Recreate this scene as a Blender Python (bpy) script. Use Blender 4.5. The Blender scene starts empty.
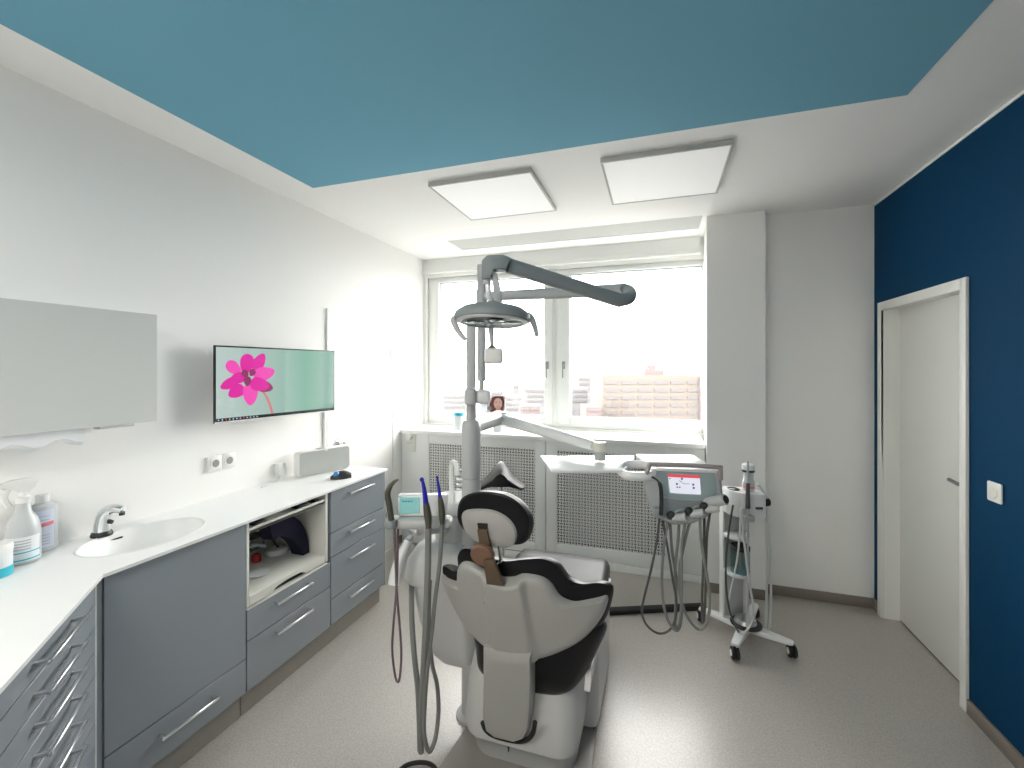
import bpy, bmesh, math, random
from mathutils import Vector, Matrix
random.seed(7)
V = Vector
SC = bpy.context.scene
COL = SC.collection
PI = math.pi

# ------------------------------------------------------------------ camera frame (surveyed)
F, CX, CY, H = 445.0, 512.0, 369.0, 1.6
TH = math.atan((658 - 512) / F)
sn, cs = math.sin(TH), math.cos(TH)
def ray(px, py):
    r = (px - CX) / F
    return V((r * cs - sn, r * sn + cs, -(py - CY) / F))
def onY(px, py, y):
    d = ray(px, py); t = y / d.y
    return V((d.x * t, y, H + d.z * t))
def onX(px, py, x):
    d = ray(px, py); t = x / d.x
    return V((x, d.y * t, H + d.z * t))
def onZ(px, py, z):
    d = ray(px, py); t = (z - H) / d.z
    return V((d.x * t, d.y * t, z))
def atd(px, py, t):            # surveyed point at distance t in front of the lens
    d = ray(px, py)
    return V((d.x * t, d.y * t, H + d.z * t))
def RF(r, f, z):               # room point from (right, forward, up)
    return V((r * cs - f * sn, r * sn + f * cs, z))

# ------------------------------------------------------------------ materials
def mat(name, col, rough=0.5, metal=0.0, bump=0.0, scale=40, var=0.0, coat=0.0, spec=0.5, emis=None, estr=0.0, trans=0.0, ior=1.45):
    m = bpy.data.materials.new(name); m.use_nodes = True
    nt = m.node_tree; b = nt.nodes['Principled BSDF']
    b.inputs['Roughness'].default_value = rough
    b.inputs['Metallic'].default_value = metal
    b.inputs['Coat Weight'].default_value = coat
    b.inputs['Specular IOR Level'].default_value = spec
    b.inputs['Transmission Weight'].default_value = trans
    b.inputs['IOR'].default_value = ior
    tc = nt.nodes.new('ShaderNodeTexCoord')
    nz = nt.nodes.new('ShaderNodeTexNoise'); nz.inputs['Scale'].default_value = scale; nz.inputs['Detail'].default_value = 3
    nt.links.new(tc.outputs['Object'], nz.inputs['Vector'])
    mr = nt.nodes.new('ShaderNodeMix'); mr.data_type = 'RGBA'
    c = list(col) + [1]
    mr.inputs['A'].default_value = [max(0, x * (1 - var)) for x in col] + [1]
    mr.inputs['B'].default_value = [min(1, x * (1 + var)) for x in col] + [1]
    nt.links.new(nz.outputs['Fac'], mr.inputs['Factor'])
    nt.links.new(mr.outputs['Result'], b.inputs['Base Color'])
    if bump > 0:
        bp = nt.nodes.new('ShaderNodeBump'); bp.inputs['Strength'].default_value = bump; bp.inputs['Distance'].default_value = 0.002
        nt.links.new(nz.outputs['Fac'], bp.inputs['Height']); nt.links.new(bp.outputs['Normal'], b.inputs['Normal'])
    if emis:
        b.inputs['Emission Color'].default_value = list(emis) + [1]
        b.inputs['Emission Strength'].default_value = estr
    return m

def glassmat(name, tint=(1, 1, 1), refl=0.06):
    m = bpy.data.materials.new(name); m.use_nodes = True
    nt = m.node_tree; nt.nodes.clear()
    o = nt.nodes.new('ShaderNodeOutputMaterial'); mx = nt.nodes.new('ShaderNodeMixShader')
    t = nt.nodes.new('ShaderNodeBsdfTransparent'); t.inputs['Color'].default_value = list(tint) + [1]
    g = nt.nodes.new('ShaderNodeBsdfGlossy'); g.inputs['Roughness'].default_value = 0.02
    mx.inputs[0].default_value = refl
    nt.links.new(t.outputs[0], mx.inputs[1]); nt.links.new(g.outputs[0], mx.inputs[2]); nt.links.new(mx.outputs[0], o.inputs[0])
    return m

M = {}
M['wall'] = mat('wall_white', (.885, .88, .86), .75, bump=.08, scale=260, var=.01)
M['ceil'] = mat('ceiling_white', (.885, .88, .865), .8, bump=.05, scale=220, var=.01)
M['blue'] = mat('wall_navy', (.001, .042, .108), .7, bump=.2, scale=320, var=.05, spec=.12)
M['teal'] = mat('ceiling_teal', (.165, .40, .53), .75, bump=.15, scale=320, var=.03, spec=.3)
M['strip'] = mat('grey_panel', (.50, .51, .49), .6)
M['trim'] = mat('white_lacquer', (.84, .85, .83), .35, var=.01)
M['door'] = mat('door_white', (.82, .825, .79), .4, var=.01)
M['frame'] = mat('upvc_white', (.82, .84, .82), .3)
M['base'] = mat('vinyl_skirting', (.235, .205, .175), .55, var=.05)
M['kick'] = mat('toe_kick_grey', (.32, .30, .265), .45, var=.06)
M['gap'] = mat('shadow_gap_black', (.012, .014, .016), .6)
M['front'] = mat('front_grey', (.265, .295, .325), .27, bump=.06, scale=500, var=.03, spec=.9)
M['carc'] = mat('carcass_white', (.74, .74, .69), .5)
M['corian'] = mat('solid_surface_white', (.86, .87, .86), .28, var=.01)
M['steel'] = mat('brushed_steel', (.72, .73, .74), .28, 1.0)
M['chrome'] = mat('chrome', (.8, .81, .82), .08, 1.0)
M['dark'] = mat('dark_plastic', (.025, .027, .028), .4)
M['black'] = mat('black_leather', (.005, .005, .007), .42, bump=.12, scale=180, spec=.32)
M['seatm'] = mat('seat_leather', (.022, .023, .027), .46, bump=.12, scale=180, spec=.45)
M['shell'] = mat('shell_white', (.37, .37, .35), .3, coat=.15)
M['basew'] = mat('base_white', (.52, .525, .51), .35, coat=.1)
M['unit'] = mat('unit_white', (.80, .81, .80), .32, coat=.1)
M['unitg'] = mat('unit_grey', (.47, .485, .475), .35)
M['unitl'] = mat('unit_mid', (.62, .63, .62), .35, coat=.1)
M['barp'] = mat('bar_warm_grey', (.36, .32, .315), .4)
M['plate'] = mat('base_plate_grey', (.27, .255, .235), .3)
M['steeld'] = mat('dull_steel', (.30, .30, .30), .3, .9)
M['midg'] = mat('grey_plastic', (.26, .29, .29), .4)
M['armg'] = mat('arm_grey', (.25, .28, .285), .42)
M['poleg'] = mat('pole_grey', (.52, .53, .53), .35)
M['bronze'] = mat('bronze_bracket', (.13, .09, .055), .38, .35, coat=.2)
M['bronze2'] = mat('bronze_disc', (.20, .115, .075), .45, .2)
M['hose'] = mat('hose_grey', (.21, .215, .205), .5)
M['hosed'] = mat('hose_dark', (.08, .08, .075), .5)
M['hosew'] = mat('hose_white', (.66, .67, .66), .45)
M['hosep'] = mat('hose_plum', (.16, .11, .13), .5)
M['olive'] = mat('handpiece_olive', (.10, .10, .075), .35, .4)
M['bluet'] = mat('tip_blue', (.02, .015, .42), .4)
M['orange'] = mat('orange_plastic', (.75, .2, .02), .4)
M['lcd'] = mat('lcd_teal', (.1, .3, .28), .2, emis=(.28, .52, .49), estr=.15)
M['lidc'] = mat('lid_cyan', (.05, .45, .6), .35)
M['cream'] = mat('cream_plastic', (.72, .70, .60), .4)
M['red'] = mat('red_plastic', (.45, .02, .02), .4)
M['navyf'] = mat('navy_fabric', (.006, .005, .025), .9)
M['clear'] = mat('translucent_plastic', (.80, .84, .85), .25, trans=.35)
M['label'] = mat('label_white', (.78, .80, .82), .5)
M['labell'] = mat('label_lilac', (.62, .66, .78), .5)
M['labelg'] = mat('label_text_grey', (.45, .47, .5), .5)
M['pink'] = mat('label_pink', (.75, .2, .25), .5)
M['aqua'] = mat('label_aqua', (.04, .48, .60), .45)
M['deepb'] = mat('label_blue', (.02, .15, .40), .45)
M['fabric'] = mat('speaker_cloth', (.47, .49, .47), .9, bump=.5, scale=900)
M['rub'] = mat('rubber', (.02, .02, .02), .7)
M['ballb'] = mat('trackball_blue', (.02, .25, .6), .12, coat=.8)
M['glass'] = glassmat('window_glass', (.98, .99, .99), .035)
M['jar'] = glassmat('jar_glass', (.62, .78, .80), .10)
M['lens'] = glassmat('lamp_cover_glass', (.9, .93, .93), .15)
M['lampon'] = mat('light_diffuser', (.9, .9, .9), .5, emis=(1, .98, .95), estr=.05)
M['fillb'] = mat('fill_diffuser_bright', (.9, .9, .9), .5, emis=(1, .935, .865), estr=9.5)  # glow of an added fill panel out of view
M['fillc'] = mat('fill_diffuser_dim', (.9, .9, .9), .5, emis=(1, .935, .865), estr=3.5)
M['glassf'] = mat('satin_glass_front', (.60, .62, .60), .3, coat=.3)
M['redscr'] = mat('screen_red', (.3, .02, .03), .3, emis=(.72, .08, .10), estr=.24)
M['whscr'] = mat('screen_white', (.3, .3, .32), .3, emis=(.80, .82, .92), estr=.22)
M['dkscr'] = mat('screen_dark', (.02, .02, .05), .3, emis=(.02, .02, .06), estr=1)
M['facep'] = mat('console_face', (.32, .40, .395), .25, coat=.2)
M['skin'] = mat('print_skin', (.72, .46, .38), .5)
M['hair'] = mat('print_hair', (.16, .045, .035), .5)
M['card'] = mat('print_card', (.80, .76, .78), .5)
M['sock'] = mat('socket_white', (.80, .80, .78), .3)
M['sockg'] = mat('socket_well', (.30, .30, .29), .4)
M['ivory'] = mat('switch_ivory', (.80, .79, .72), .35)

# floor: speckled vinyl
def floor_mat():
    m = mat('vinyl_floor', (.40, .385, .36), .3, bump=.04, scale=90, spec=.9)
    nt = m.node_tree; b = nt.nodes['Principled BSDF']
    tc = nt.nodes['Texture Coordinate']
    n1 = nt.nodes.new('ShaderNodeTexNoise'); n1.inputs['Scale'].default_value = 160; n1.inputs['Detail'].default_value = 4
    n2 = nt.nodes.new('ShaderNodeTexNoise'); n2.inputs['Scale'].default_value = 5; n2.inputs['Detail'].default_value = 3
    nt.links.new(tc.outputs['Object'], n1.inputs['Vector']); nt.links.new(tc.outputs['Object'], n2.inputs['Vector'])
    r = nt.nodes.new('ShaderNodeValToRGB')
    r.color_ramp.elements[0].position = .35; r.color_ramp.elements[0].color = (.355, .33, .30, 1)
    r.color_ramp.elements[1].position = .65; r.color_ramp.elements[1].color = (.475, .45, .415, 1)
    nt.links.new(n1.outputs['Fac'], r.inputs[0]); nt.links.new(r.outputs[0], b.inputs['Base Color'])
    mp = nt.nodes.new('ShaderNodeMapRange'); mp.inputs['To Min'].default_value = .27; mp.inputs['To Max'].default_value = .29
    nt.links.new(n2.outputs['Fac'], mp.inputs['Value']); nt.links.new(mp.outputs[0], b.inputs['Roughness'])
    return m
M['floor'] = floor_mat()

# perforated sheet: small alternating slots, really open (transparent)
def perf_mat():
    m = bpy.data.materials.new('perforated_sheet'); m.use_nodes = True
    nt = m.node_tree; b = nt.nodes['Principled BSDF']; out = nt.nodes['Material Output']
    b.inputs['Base Color'].default_value = (.74, .74, .71, 1); b.inputs['Roughness'].default_value = .45
    def N(t, **k):
        n = nt.nodes.new(t)
        for a, v in k.items(): setattr(n, a, v)
        return n
    def mth(op, a, bb=None):
        n = N('ShaderNodeMath', operation=op)
        for i, v in enumerate((a, bb)):
            if v is None: continue
            if isinstance(v, (int, float)): n.inputs[i].default_value = v
            else: nt.links.new(v, n.inputs[i])
        return n.outputs[0]
    tc = N('ShaderNodeTexCoord'); sp = N('ShaderNodeSeparateXYZ')
    nt.links.new(tc.outputs['Object'], sp.inputs[0])
    p = .0245
    x = mth('DIVIDE', mth('ADD', sp.outputs['X'], 10.0), p); z = mth('DIVIDE', mth('ADD', sp.outputs['Z'], 10.0), p)
    par = mth('MODULO', mth('ADD', mth('FLOOR', x), mth('FLOOR', z)), 2.0)
    fx = mth('ABSOLUTE', mth('SUBTRACT', mth('FRACT', x), .5)); fz = mth('ABSOLUTE', mth('SUBTRACT', mth('FRACT', z), .5))
    def slot(a, bb, la, lb):
        return mth('MULTIPLY', mth('LESS_THAN', a, la), mth('LESS_THAN', bb, lb))
    s1 = slot(fx, fz, .40, .19); s2 = slot(fx, fz, .19, .40)
    h = mth('ADD', mth('MULTIPLY', s1, par), mth('MULTIPLY', s2, mth('SUBTRACT', 1.0, par)))
    tr = N('ShaderNodeBsdfTransparent'); mx = N('ShaderNodeMixShader')
    nt.links.new(h, mx.inputs[0]); nt.links.new(b.outputs[0], mx.inputs[1]); nt.links.new(tr.outputs[0], mx.inputs[2])
    nt.links.new(mx.outputs[0], out.inputs[0])
    return m
M['perf'] = perf_mat()

# ------------------------------------------------------------------ geometry collector
LOC = {}
def catmull(pts, n=8, closed=False):
    P = [V(p) for p in pts]; out = []
    L = len(P); rng = range(L) if closed else range(L - 1)
    for i in rng:
        if closed: a, b, c, d = P[(i - 1) % L], P[i], P[(i + 1) % L], P[(i + 2) % L]
        else: a, b, c, d = P[max(i - 1, 0)], P[i], P[i + 1], P[min(i + 2, L - 1)]
        for k in range(n):
            t = k / n
            out.append(.5 * ((2 * b) + (c - a) * t + (2 * a - 5 * b + 4 * c - d) * t * t + (3 * b - a - 3 * c + d) * t ** 3))
    if not closed: out.append(P[-1])
    return out

class G:
    def __init__(s): s.bm = bmesh.new()
    def hexa(s, c, bev=0.0, seg=2):
        b = bmesh.new(); v = [b.verts.new(p) for p in c]
        for f in ((0, 3, 2, 1), (4, 5, 6, 7), (0, 1, 5, 4), (1, 2, 6, 5), (2, 3, 7, 6), (3, 0, 4, 7)): b.faces.new([v[i] for i in f])
        if bev > 0: bmesh.ops.bevel(b, geom=b.edges[:], offset=bev, segments=seg, affect='EDGES', profile=.5)
        s.merge(b); return s
    def merge(s, b):
        me = bpy.data.meshes.new('tmp'); b.to_mesh(me); b.free(); s.bm.from_mesh(me); bpy.data.meshes.remove(me)
    def box(s, x0, x1, y0, y1, z0, z1, bev=0.0, seg=2):
        return s.hexa([V(p) for p in ((x0, y0, z0), (x1, y0, z0), (x1, y1, z0), (x0, y1, z0), (x0, y0, z1), (x1, y0, z1), (x1, y1, z1), (x0, y1, z1))], bev, seg)
    def fbox(s, o, ax, ay, az, a, b, bev=0.0, seg=2):   # box in a frame: o origin, unit axes, a/b low-high triples
        c = []
        for z in (0, 1):
            for (x, y) in ((0, 0), (1, 0), (1, 1), (0, 1)):
                c.append(o + ax * (a[0], b[0])[x] + ay * (a[1], b[1])[y] + az * (a[2], b[2])[z])
        return s.hexa(c, bev, seg)
    def loft(s, secs, caps=True, closed=False):
        R = [[s.bm.verts.new(p) for p in sec] for sec in secs]
        n = len(R[0]); L = len(R)
        for i in range(L if closed else L - 1):
            a, b = R[i], R[(i + 1) % L]
            for k in range(n):
                try: s.bm.faces.new((a[k], a[(k + 1) % n], b[(k + 1) % n], b[k]))
                except ValueError: pass
        if caps and not closed:
            s.bm.faces.new(R[0][::-1]); s.bm.faces.new(R[-1])
        return s
    def cyl(s, p0, p1, r0, r1=None, n=24, bev=0):
        p0, p1 = V(p0), V(p1); r1 = r0 if r1 is None else r1
        d = (p1 - p0).normalized(); q = d.to_track_quat('Z', 'Y'); L = (p1 - p0).length
        def ring(z, r): return [p0 + q @ V((r * math.cos(2 * PI * k / n), r * math.sin(2 * PI * k / n), z)) for k in range(n)]
        if bev: return s.loft([ring(0, r0 - bev), ring(bev, r0), ring(L - bev, r1), ring(L, r1 - bev)])
        return s.loft([ring(0, r0), ring(L, r1)])
    def tube(s, pts, r, n=8, sm=8, closed=False, flat=1.0):
        P = catmull(pts, sm, closed) if sm else [V(p) for p in pts]
        L = len(P); rr = r if callable(r) else (lambda t: r)
        T = []
        for i in range(L):
            a = P[(i - 1) % L] if (closed or i > 0) else P[0]; b = P[(i + 1) % L] if (closed or i < L - 1) else P[-1]
            T.append((b - a).normalized())
        ref = V((0, 0, 1)) if abs(T[0].z) < .9 else V((1, 0, 0))
        nrm = T[0].cross(ref).normalized(); secs = []
        for i in range(L):
            if i: nrm = (nrm - T[i] * nrm.dot(T[i])).normalized()
            bi = T[i].cross(nrm); R = rr(i / max(1, L - 1))
            secs.append([P[i] + nrm * R * math.cos(2 * PI * k / n) + bi * R * flat * math.sin(2 * PI * k / n) for k in range(n)])
        return s.loft(secs, closed=closed)
    def lathe(s, o, prof, axis=(0, 0, 1), n=32, sx=1.0, sy=1.0):
        o = V(o); q = V(axis).normalized().to_track_quat('Z', 'Y')
        secs = [[o + q @ V((max(r, 1e-4) * sx * math.cos(2 * PI * k / n), max(r, 1e-4) * sy * math.sin(2 * PI * k / n), z)) for k in range(n)] for r, z in prof]
        return s.loft(secs)
    def prism(s, poly, vec, bev=0.0, seg=2):
        b = bmesh.new(); vec = V(vec)
        lo = [b.verts.new(V(p)) for p in poly]; hi = [b.verts.new(V(p) + vec) for p in poly]; n = len(poly)
        b.faces.new(lo[::-1]); b.faces.new(hi)
        for k in range(n): b.faces.new((lo[k], lo[(k + 1) % n], hi[(k + 1) % n], hi[k]))
        if bev: bmesh.ops.bevel(b, geom=b.edges[:], offset=bev, segments=seg, affect='EDGES', profile=.5)
        s.merge(b); return s
    def pillow(s, out2, prof, to3):
        # out2: closed 2-D outline; prof: (scale, depth) rings from the rear centre round to the front centre
        cx = sum(p[0] for p in out2) / len(out2); cy = sum(p[1] for p in out2) / len(out2)
        return s.loft([[to3(cx + (p[0] - cx) * k, cy + (p[1] - cy) * k, d) for p in out2] for k, d in prof])
    def sphere(s, c, r, sx=1, sy=1, sz=1, n=16):
        b = bmesh.new(); bmesh.ops.create_uvsphere(b, u_segments=n * 2, v_segments=n, radius=r)
        for v in b.verts: v.co = V((v.co.x * sx, v.co.y * sy, v.co.z * sz)) + V(c)
        s.merge(b); return s
    def done(s, name, m, parent=None, angle=38, **tags):
        bm = s.bm
        bmesh.ops.remove_doubles(bm, verts=bm.verts[:], dist=1e-6)
        bmesh.ops.recalc_face_normals(bm, faces=bm.faces[:])
        if parent is not None: loc = LOC[parent.name]
        else:
            xs = [v.co for v in bm.verts]
            loc = V(((min(p.x for p in xs) + max(p.x for p in xs)) / 2, (min(p.y for p in xs) + max(p.y for p in xs)) / 2, min(p.z for p in xs)))
        for v in bm.verts: v.co -= loc
        me = bpy.data.meshes.new(name); bm.to_mesh(me); bm.free()
        for p in me.polygons: p.use_smooth = True
        me.set_sharp_from_angle(angle=math.radians(angle))
        me.materials.append(M[m] if isinstance(m, str) else m)
        o = bpy.data.objects.new(name, me); COL.objects.link(o)
        LOC[o.name] = loc
        if parent is not None: o.parent = parent
        else: o.location = loc
        for k, v in tags.items(): o[k] = v
        return o

def thing(name, loc, label=None, category=None, group=None, kind=None):
    o = bpy.data.objects.new(name, None); COL.objects.link(o); o.location = loc; LOC[o.name] = V(loc); o.empty_display_size = .05
    if label: o['label'] = label
    if category: o['category'] = category
    if group: o['group'] = group
    if kind: o['kind'] = kind
    return o
def S(**k): d = dict(kind='structure'); d.update(k); return d

# ================================================================== ROOM
XL, XR, YW, YR, YF, ZC = -2.26, 1.375, 4.02, 3.585, -1.7, 2.7
G().box(XL - .3, XR + .3, YF - .2, YW + .4, -.12, 0).done('floor', 'floor', **S())
# ceiling with an opening for the grey strip
SX0, SX1, SY0, SY1 = -1.72, .305, 3.455, 3.77
g = G()
g.box(XL - .3, XR + .3, YF - .2, SY0, ZC, ZC + .15); g.box(XL - .3, XR + .3, SY1, YW + .4, ZC, ZC + .15)
g.box(XL - .3, SX0, SY0, SY1, ZC, ZC + .15); g.box(SX1, XR + .3, SY0, SY1, ZC, ZC + .15)
g.done('ceiling', 'ceil', **S())
G().box(SX0, SX1, SY0, SY1, ZC + .004, ZC + .05).done('trim_1', 'strip', **S(label='long pale grey strip let into the ceiling in front of the window', category='ceiling strip'))
G().prism([(-1.985, 2.185, ZC - .004), (.948, 2.185, ZC - .004), (.948, -1.2, ZC - .004), (-1.985, -1.2, ZC - .004)], (0, 0, .004)).done('ceiling_panel', 'teal', **S(label='large teal painted rectangle on the ceiling', category='ceiling'))
# walls
G().box(XL - .3, XL, YF - .2, 2.66, 0, ZC).box(XL - .3, XL, 3.47, YW + .4, 0, ZC).box(XL - .3, XL, 2.66, 3.47, 2.01, ZC).done('wall_left', 'wall', **S())
WX0, WX1, WZ0, WZ1 = -2.22, .345, 1.06, 2.52
G().box(XL, .361, YW, YW + .35, 0, WZ0).box(XL, .361, YW, YW + .35, WZ1, ZC).box(XL, WX0, YW, YW + .35, WZ0, WZ1).done('wall_window', 'wall', **S())
G().prism([(.333, 3.48, 0), (.708, 3.48, 0), (.708, YW + .35, 0), (.39, YW + .35, 0), (.362, 4.02, 0)], (0, 0, ZC)).done('wall_pillar', 'wall', **S())
G().box(.71, XR + .3, YR, YR + .35, 0, ZC).done('wall_back', 'wall', **S())
G().box(XL - .3, XR + .3, YF - .2, YF, 0, ZC).done('wall_front', 'wall', **S())
DY0, DY1 = 2.652, 3.475
G().box(XR, XR + .3, YF - .2, DY0, 0, ZC).box(XR, XR + .3, DY1, YR + .1, 0, ZC).box(XR, XR + .3, DY0, DY1, 2.005, ZC).done('wall_right', 'blue', **S())
G().box(XR - .004, XR, YF, YR, ZC - .012, ZC).done('trim_2', 'ceil', **S())
# lintel / blind box over window
G().box(XL, .335, 3.995, YW, 2.585, ZC).box(XL, .335, 3.975, YW, 2.555, 2.585, .004).done('trim_3', 'trim', **S())
# baseboards
G().box(.71, XR, YR - .014, YR, 0, .068, .003).done('baseboard_back', 'base', **S())
G().box(.325, .722, 3.466, 3.48, 0, .068, .003).box(.708, .722, 3.48, YR - .014, 0, .068, .003).done('baseboard_pillar', 'base', **S())
G().box(XR - .014, XR, 3.504, YR, 0, .068, .003).done('baseboard_right', 'base', **S())
G().box(XR - .014, XR, YF, 2.624, 0, .068, .003).done('baseboard_right_near', 'base', **S())
G().box(XL, XL + .014, 3.56, 3.59, 0, .068).done('baseboard_left', 'base', **S())

# window: outer frame + two sashes
def window(name, x0, x1, gx0, gx1, hx, label):
    t = thing(name, ((x0 + x1) / 2, YW + .03, WZ0), label, 'window', kind='structure')
    y0, y1 = YW + .035, YW + .10
    gz0, gz1 = 1.16, 2.468
    # fixed frame
    g = G()
    g.box(x0, x1, y0 - .01, y1, WZ0, WZ0 + .05, .004).box(x0, x1, y0 - .01, y1, WZ1 - .03, WZ1, .004)
    g.box(x0, x0 + .04, y0 - .01, y1, WZ0 + .0505, WZ1 - .0305, .004).box(x1 - .04, x1, y0 - .01, y1, WZ0 + .0505, WZ1 - .0305, .004)
    g.done('window_frame', 'frame', t)
    g = G(); a = .028
    g.box(x0 + a, gx0, y0 - .03, y1, WZ0 + .035, WZ1 - .022, .006).box(gx1, x1 - a, y0 - .03, y1, WZ0 + .035, WZ1 - .022, .006)
    g.box(gx0 + .0005, gx1 - .0005, y0 - .03, y1, WZ0 + .035, gz0, .004).box(gx0 + .0005, gx1 - .0005, y0 - .03, y1, gz1, WZ1 - .022, .004)
    g.done('sash', 'frame', t)
    g = G(); k = .006
    g.box(gx0, gx0 + k, y0 - .005, y0 + .02, gz0, gz1).box(gx1 - k, gx1, y0 - .005, y0 + .02, gz0, gz1).box(gx0, gx1, y0 - .005, y0 + .02, gz0, gz0 + k).box(gx0, gx1, y0 - .005, y0 + .02, gz1 - k, gz1)
    g.done('gasket', 'midg', t)
    G().box(gx0, gx1, y0 + .02, y0 + .026, gz0, gz1).done('glass_pane', 'glass', t)
    if hx is not None:
        g = G(); g.box(hx - .013, hx + .013, y0 - .042, y0 - .03, 1.60, 1.67, .004)
        g.cyl((hx, y0 - .04, 1.645), (hx, y0 - .075, 1.645), .009); g.tube([(hx, y0 - .072, 1.65), (hx, y0 - .075, 1.62), (hx, y0 - .072, 1.52)], .008, 8, 4, flat=.8)
        g.done('handle', 'midg', t)
    return t
window('window_1', WX0, -.90, -2.095, -1.005, -.975, 'left window sash behind the lamp pole')
window('window_2', -.90, .46, -.765, .35, -.822, 'right window sash next to the pillar')
# sill board and box sides
G().prism([(XL, 3.575, 1.005), (.335, 3.575, 1.005), (.335, YW + .03, 1.005), (XL, YW + .03, 1.005)], (0, 0, .038), .006).done('window_sill', 'trim', **S(label='white window sill board above the perforated cover', category='window sill'))

# radiator cover
t = thing('radiator_cover', (-.96, 3.6, 0), 'white radiator cover with perforated panels below the window sill', 'radiator cover')
yc = 3.60; zt = 1.003
PL = (-1.973, -.978, .148, .925); PR = (-.792, .052, .160, .925)
G().box(XL + .002, PL[0], yc, yc + .02, .0, zt, .002).box(PL[1], -.889, yc, yc + .02, .06, zt, .002).box(PL[0], PL[1], yc, yc + .02, .06, PL[2], .002).box(PL[0], PL[1], yc, yc + .02, PL[3], zt, .002).done('front_board', 'trim', t)
G().box(-.884, PR[0], yc, yc + .02, .06, zt, .002).box(PR[1], .333, yc, yc + .02, .06, zt, .002).box(PR[0], PR[1], yc, yc + .02, .06, PR[2], .002).box(PR[0], PR[1], yc, yc + .02, PR[3], zt, .002).done('front_board', 'trim', t)
G().box(PL[1] + .03, .333, yc - .006, yc + .02, 0, .056, .002).box(XL + .002, PL[1] + .03, yc - .004, yc - .0005, 0, .056, .001).done('plinth', 'trim', t)
for P_ in (PL, PR):
    G().box(P_[0] - .002, P_[1] + .002, yc + .006, yc + .0075, P_[2] - .002, P_[3] + .002).done('perforated_panel', 'perf', t)
G().box(XL + .01, .33, yc + .10, yc + .11, .01, zt - .01).done('rear_liner', M['dark'], t)
for (x0, x1) in ((-1.9, -1.05), (-.72, 0)):
    g = G(); n = int((x1 - x0) / .05)
    for k in range(n): g.box(x0 + k * .05, x0 + k * .05 + .036, yc + .045, yc + .085, .18, .85, .006, 1)
    g.done('radiator', 'midg', t)

# sockets on the cover
for i, (z, nm, lb) in enumerate(((.972, 'thermostat', 'white round thermostat knob at left end of radiator cover'), (.877, 'wall_socket', 'small white socket below the thermostat on radiator cover'))):
    if i == 0:
        t = thing(nm, (-2.165, yc, z), lb, 'thermostat')
        G().box(-2.205, -2.11, yc - .012, yc - .0005, z - .055, z + .055, .004).done('plate', 'ivory', t)
        G().cyl((-2.165, yc - .012, z + .008), (-2.165, yc - .045, z + .008), .032, .028).done('dial', 'sock', t)
    else:
        t = thing(nm, (-2.15, yc, z), lb, 'socket')
        G().box(-2.192, -2.11, yc - .010, yc - .0005, z - .036, z + .036, .004).done('plate', 'ivory', t)
        G().cyl((-2.15, yc - .010, z), (-2.15, yc - .016, z), .022).done('socket_ring', 'sock', t)

# ceiling lights
def ceiling_light(x0, y0, label, m='lampon', group=None):
    t = thing('ceiling_light', (x0 + .31, y0 + .31, ZC - .028), label, 'ceiling light', group)
    w = .63; z0 = ZC - .027
    g = G(); b = .012
    g.box(x0, x0 + w, y0, y0 + b, z0, ZC, .001).box(x0, x0 + w, y0 + w - b, y0 + w, z0, ZC, .001).box(x0, x0 + b, y0 + b, y0 + w - b, z0, ZC, .001).box(x0 + w - b, x0 + w, y0 + b, y0 + w - b, z0, ZC, .001)
    g.done('frame', 'strip', t)
    G().box(x0 + b, x0 + w - b, y0 + b, y0 + w - b, z0 + .002, z0 + .012).done('diffuser', m, t)
    return t
ceiling_light(-1.285, 2.335, 'square white flat ceiling light, the left one of the pair')
ceiling_light(-.285, 2.345, 'square white flat ceiling light, the right one nearer the pillar')
ceiling_light(-1.35, -.9, 'added unseen square fill light behind the viewer over the counter side', 'fillb')  # added out-of-view panel that lifts the room brightness
ceiling_light(-.3, -.9, 'added unseen square fill light behind the viewer in the middle of the room', 'fillc')  # second added fill panel, dimmer, also out of view

# left door (flush, white)
t = thing('door_1', (XL, 3.06, 0), 'plain white door in the left wall behind the counter', 'door', kind='structure')
G().box(XL - .02, XL - .004, 2.672, 3.465, .005, 2.0).done('door_leaf', 'wall', t)
G().box(XL - .02, XL + .012, 2.61, 2.655, 0, 2.035, .003).box(XL - .02, XL + .002, 3.462, 3.475, 0, 2.01, .001).box(XL - .02, XL + .002, 2.655, 3.475, 2.003, 2.012, .001).done('door_frame', 'frame', t)
G().box(XL - .02, XL - .0035, 2.655, 2.668, 0, 2.003).done('door_seal', 'midg', t)
G().box(XL - .004, XL + .006, 3.435, 3.445, 1.68, 1.79, .002).done('hinge', 'steel', t)
g = G().cyl((XL - .004, 2.735, 1.052), (XL + .006, 2.735, 1.052), .026); g.tube([(XL, 2.735, 1.052), (XL + .045, 2.738, 1.052), (XL + .055, 2.77, 1.052), (XL + .052, 2.87, 1.055)], .0085, 10, 6)
g.done('door_handle', 'chrome', t)

# right door
t = thing('door_2', (XR, 3.1, 0), 'white door in the navy wall at the right', 'door', kind='structure')
g = G()
for (y0, y1, z0, z1) in ((2.625, DY0 + .02, 0, 2.03), (DY1 - .02, 3.503, 0, 2.03)): g.box(XR - .016, XR, y0, y1, z0, z1, .004)
g.box(XR - .016, XR, DY0 + .02, DY1 - .02, 1.975, 2.03, .004)
g.done('door_frame', 'door', t)
G().box(XR, XR + .22, DY0, DY0 + .02, 0, 2.005).box(XR, XR + .22, DY1 - .02, DY1, 0, 2.005).box(XR, XR + .22, DY0 + .02, DY1 - .02, 1.985, 2.005).done('jamb_lining', 'door', t)
G().box(XR + .083, XR + .123, DY0 + .023, DY1 - .023, .008, 1.982, .003).done('door_leaf', 'door', t)
G().box(XR + .088, XR + .118, DY0 + .02, DY1 - .02, .0, .008).done('floor_seal', 'gap', t)
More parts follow.
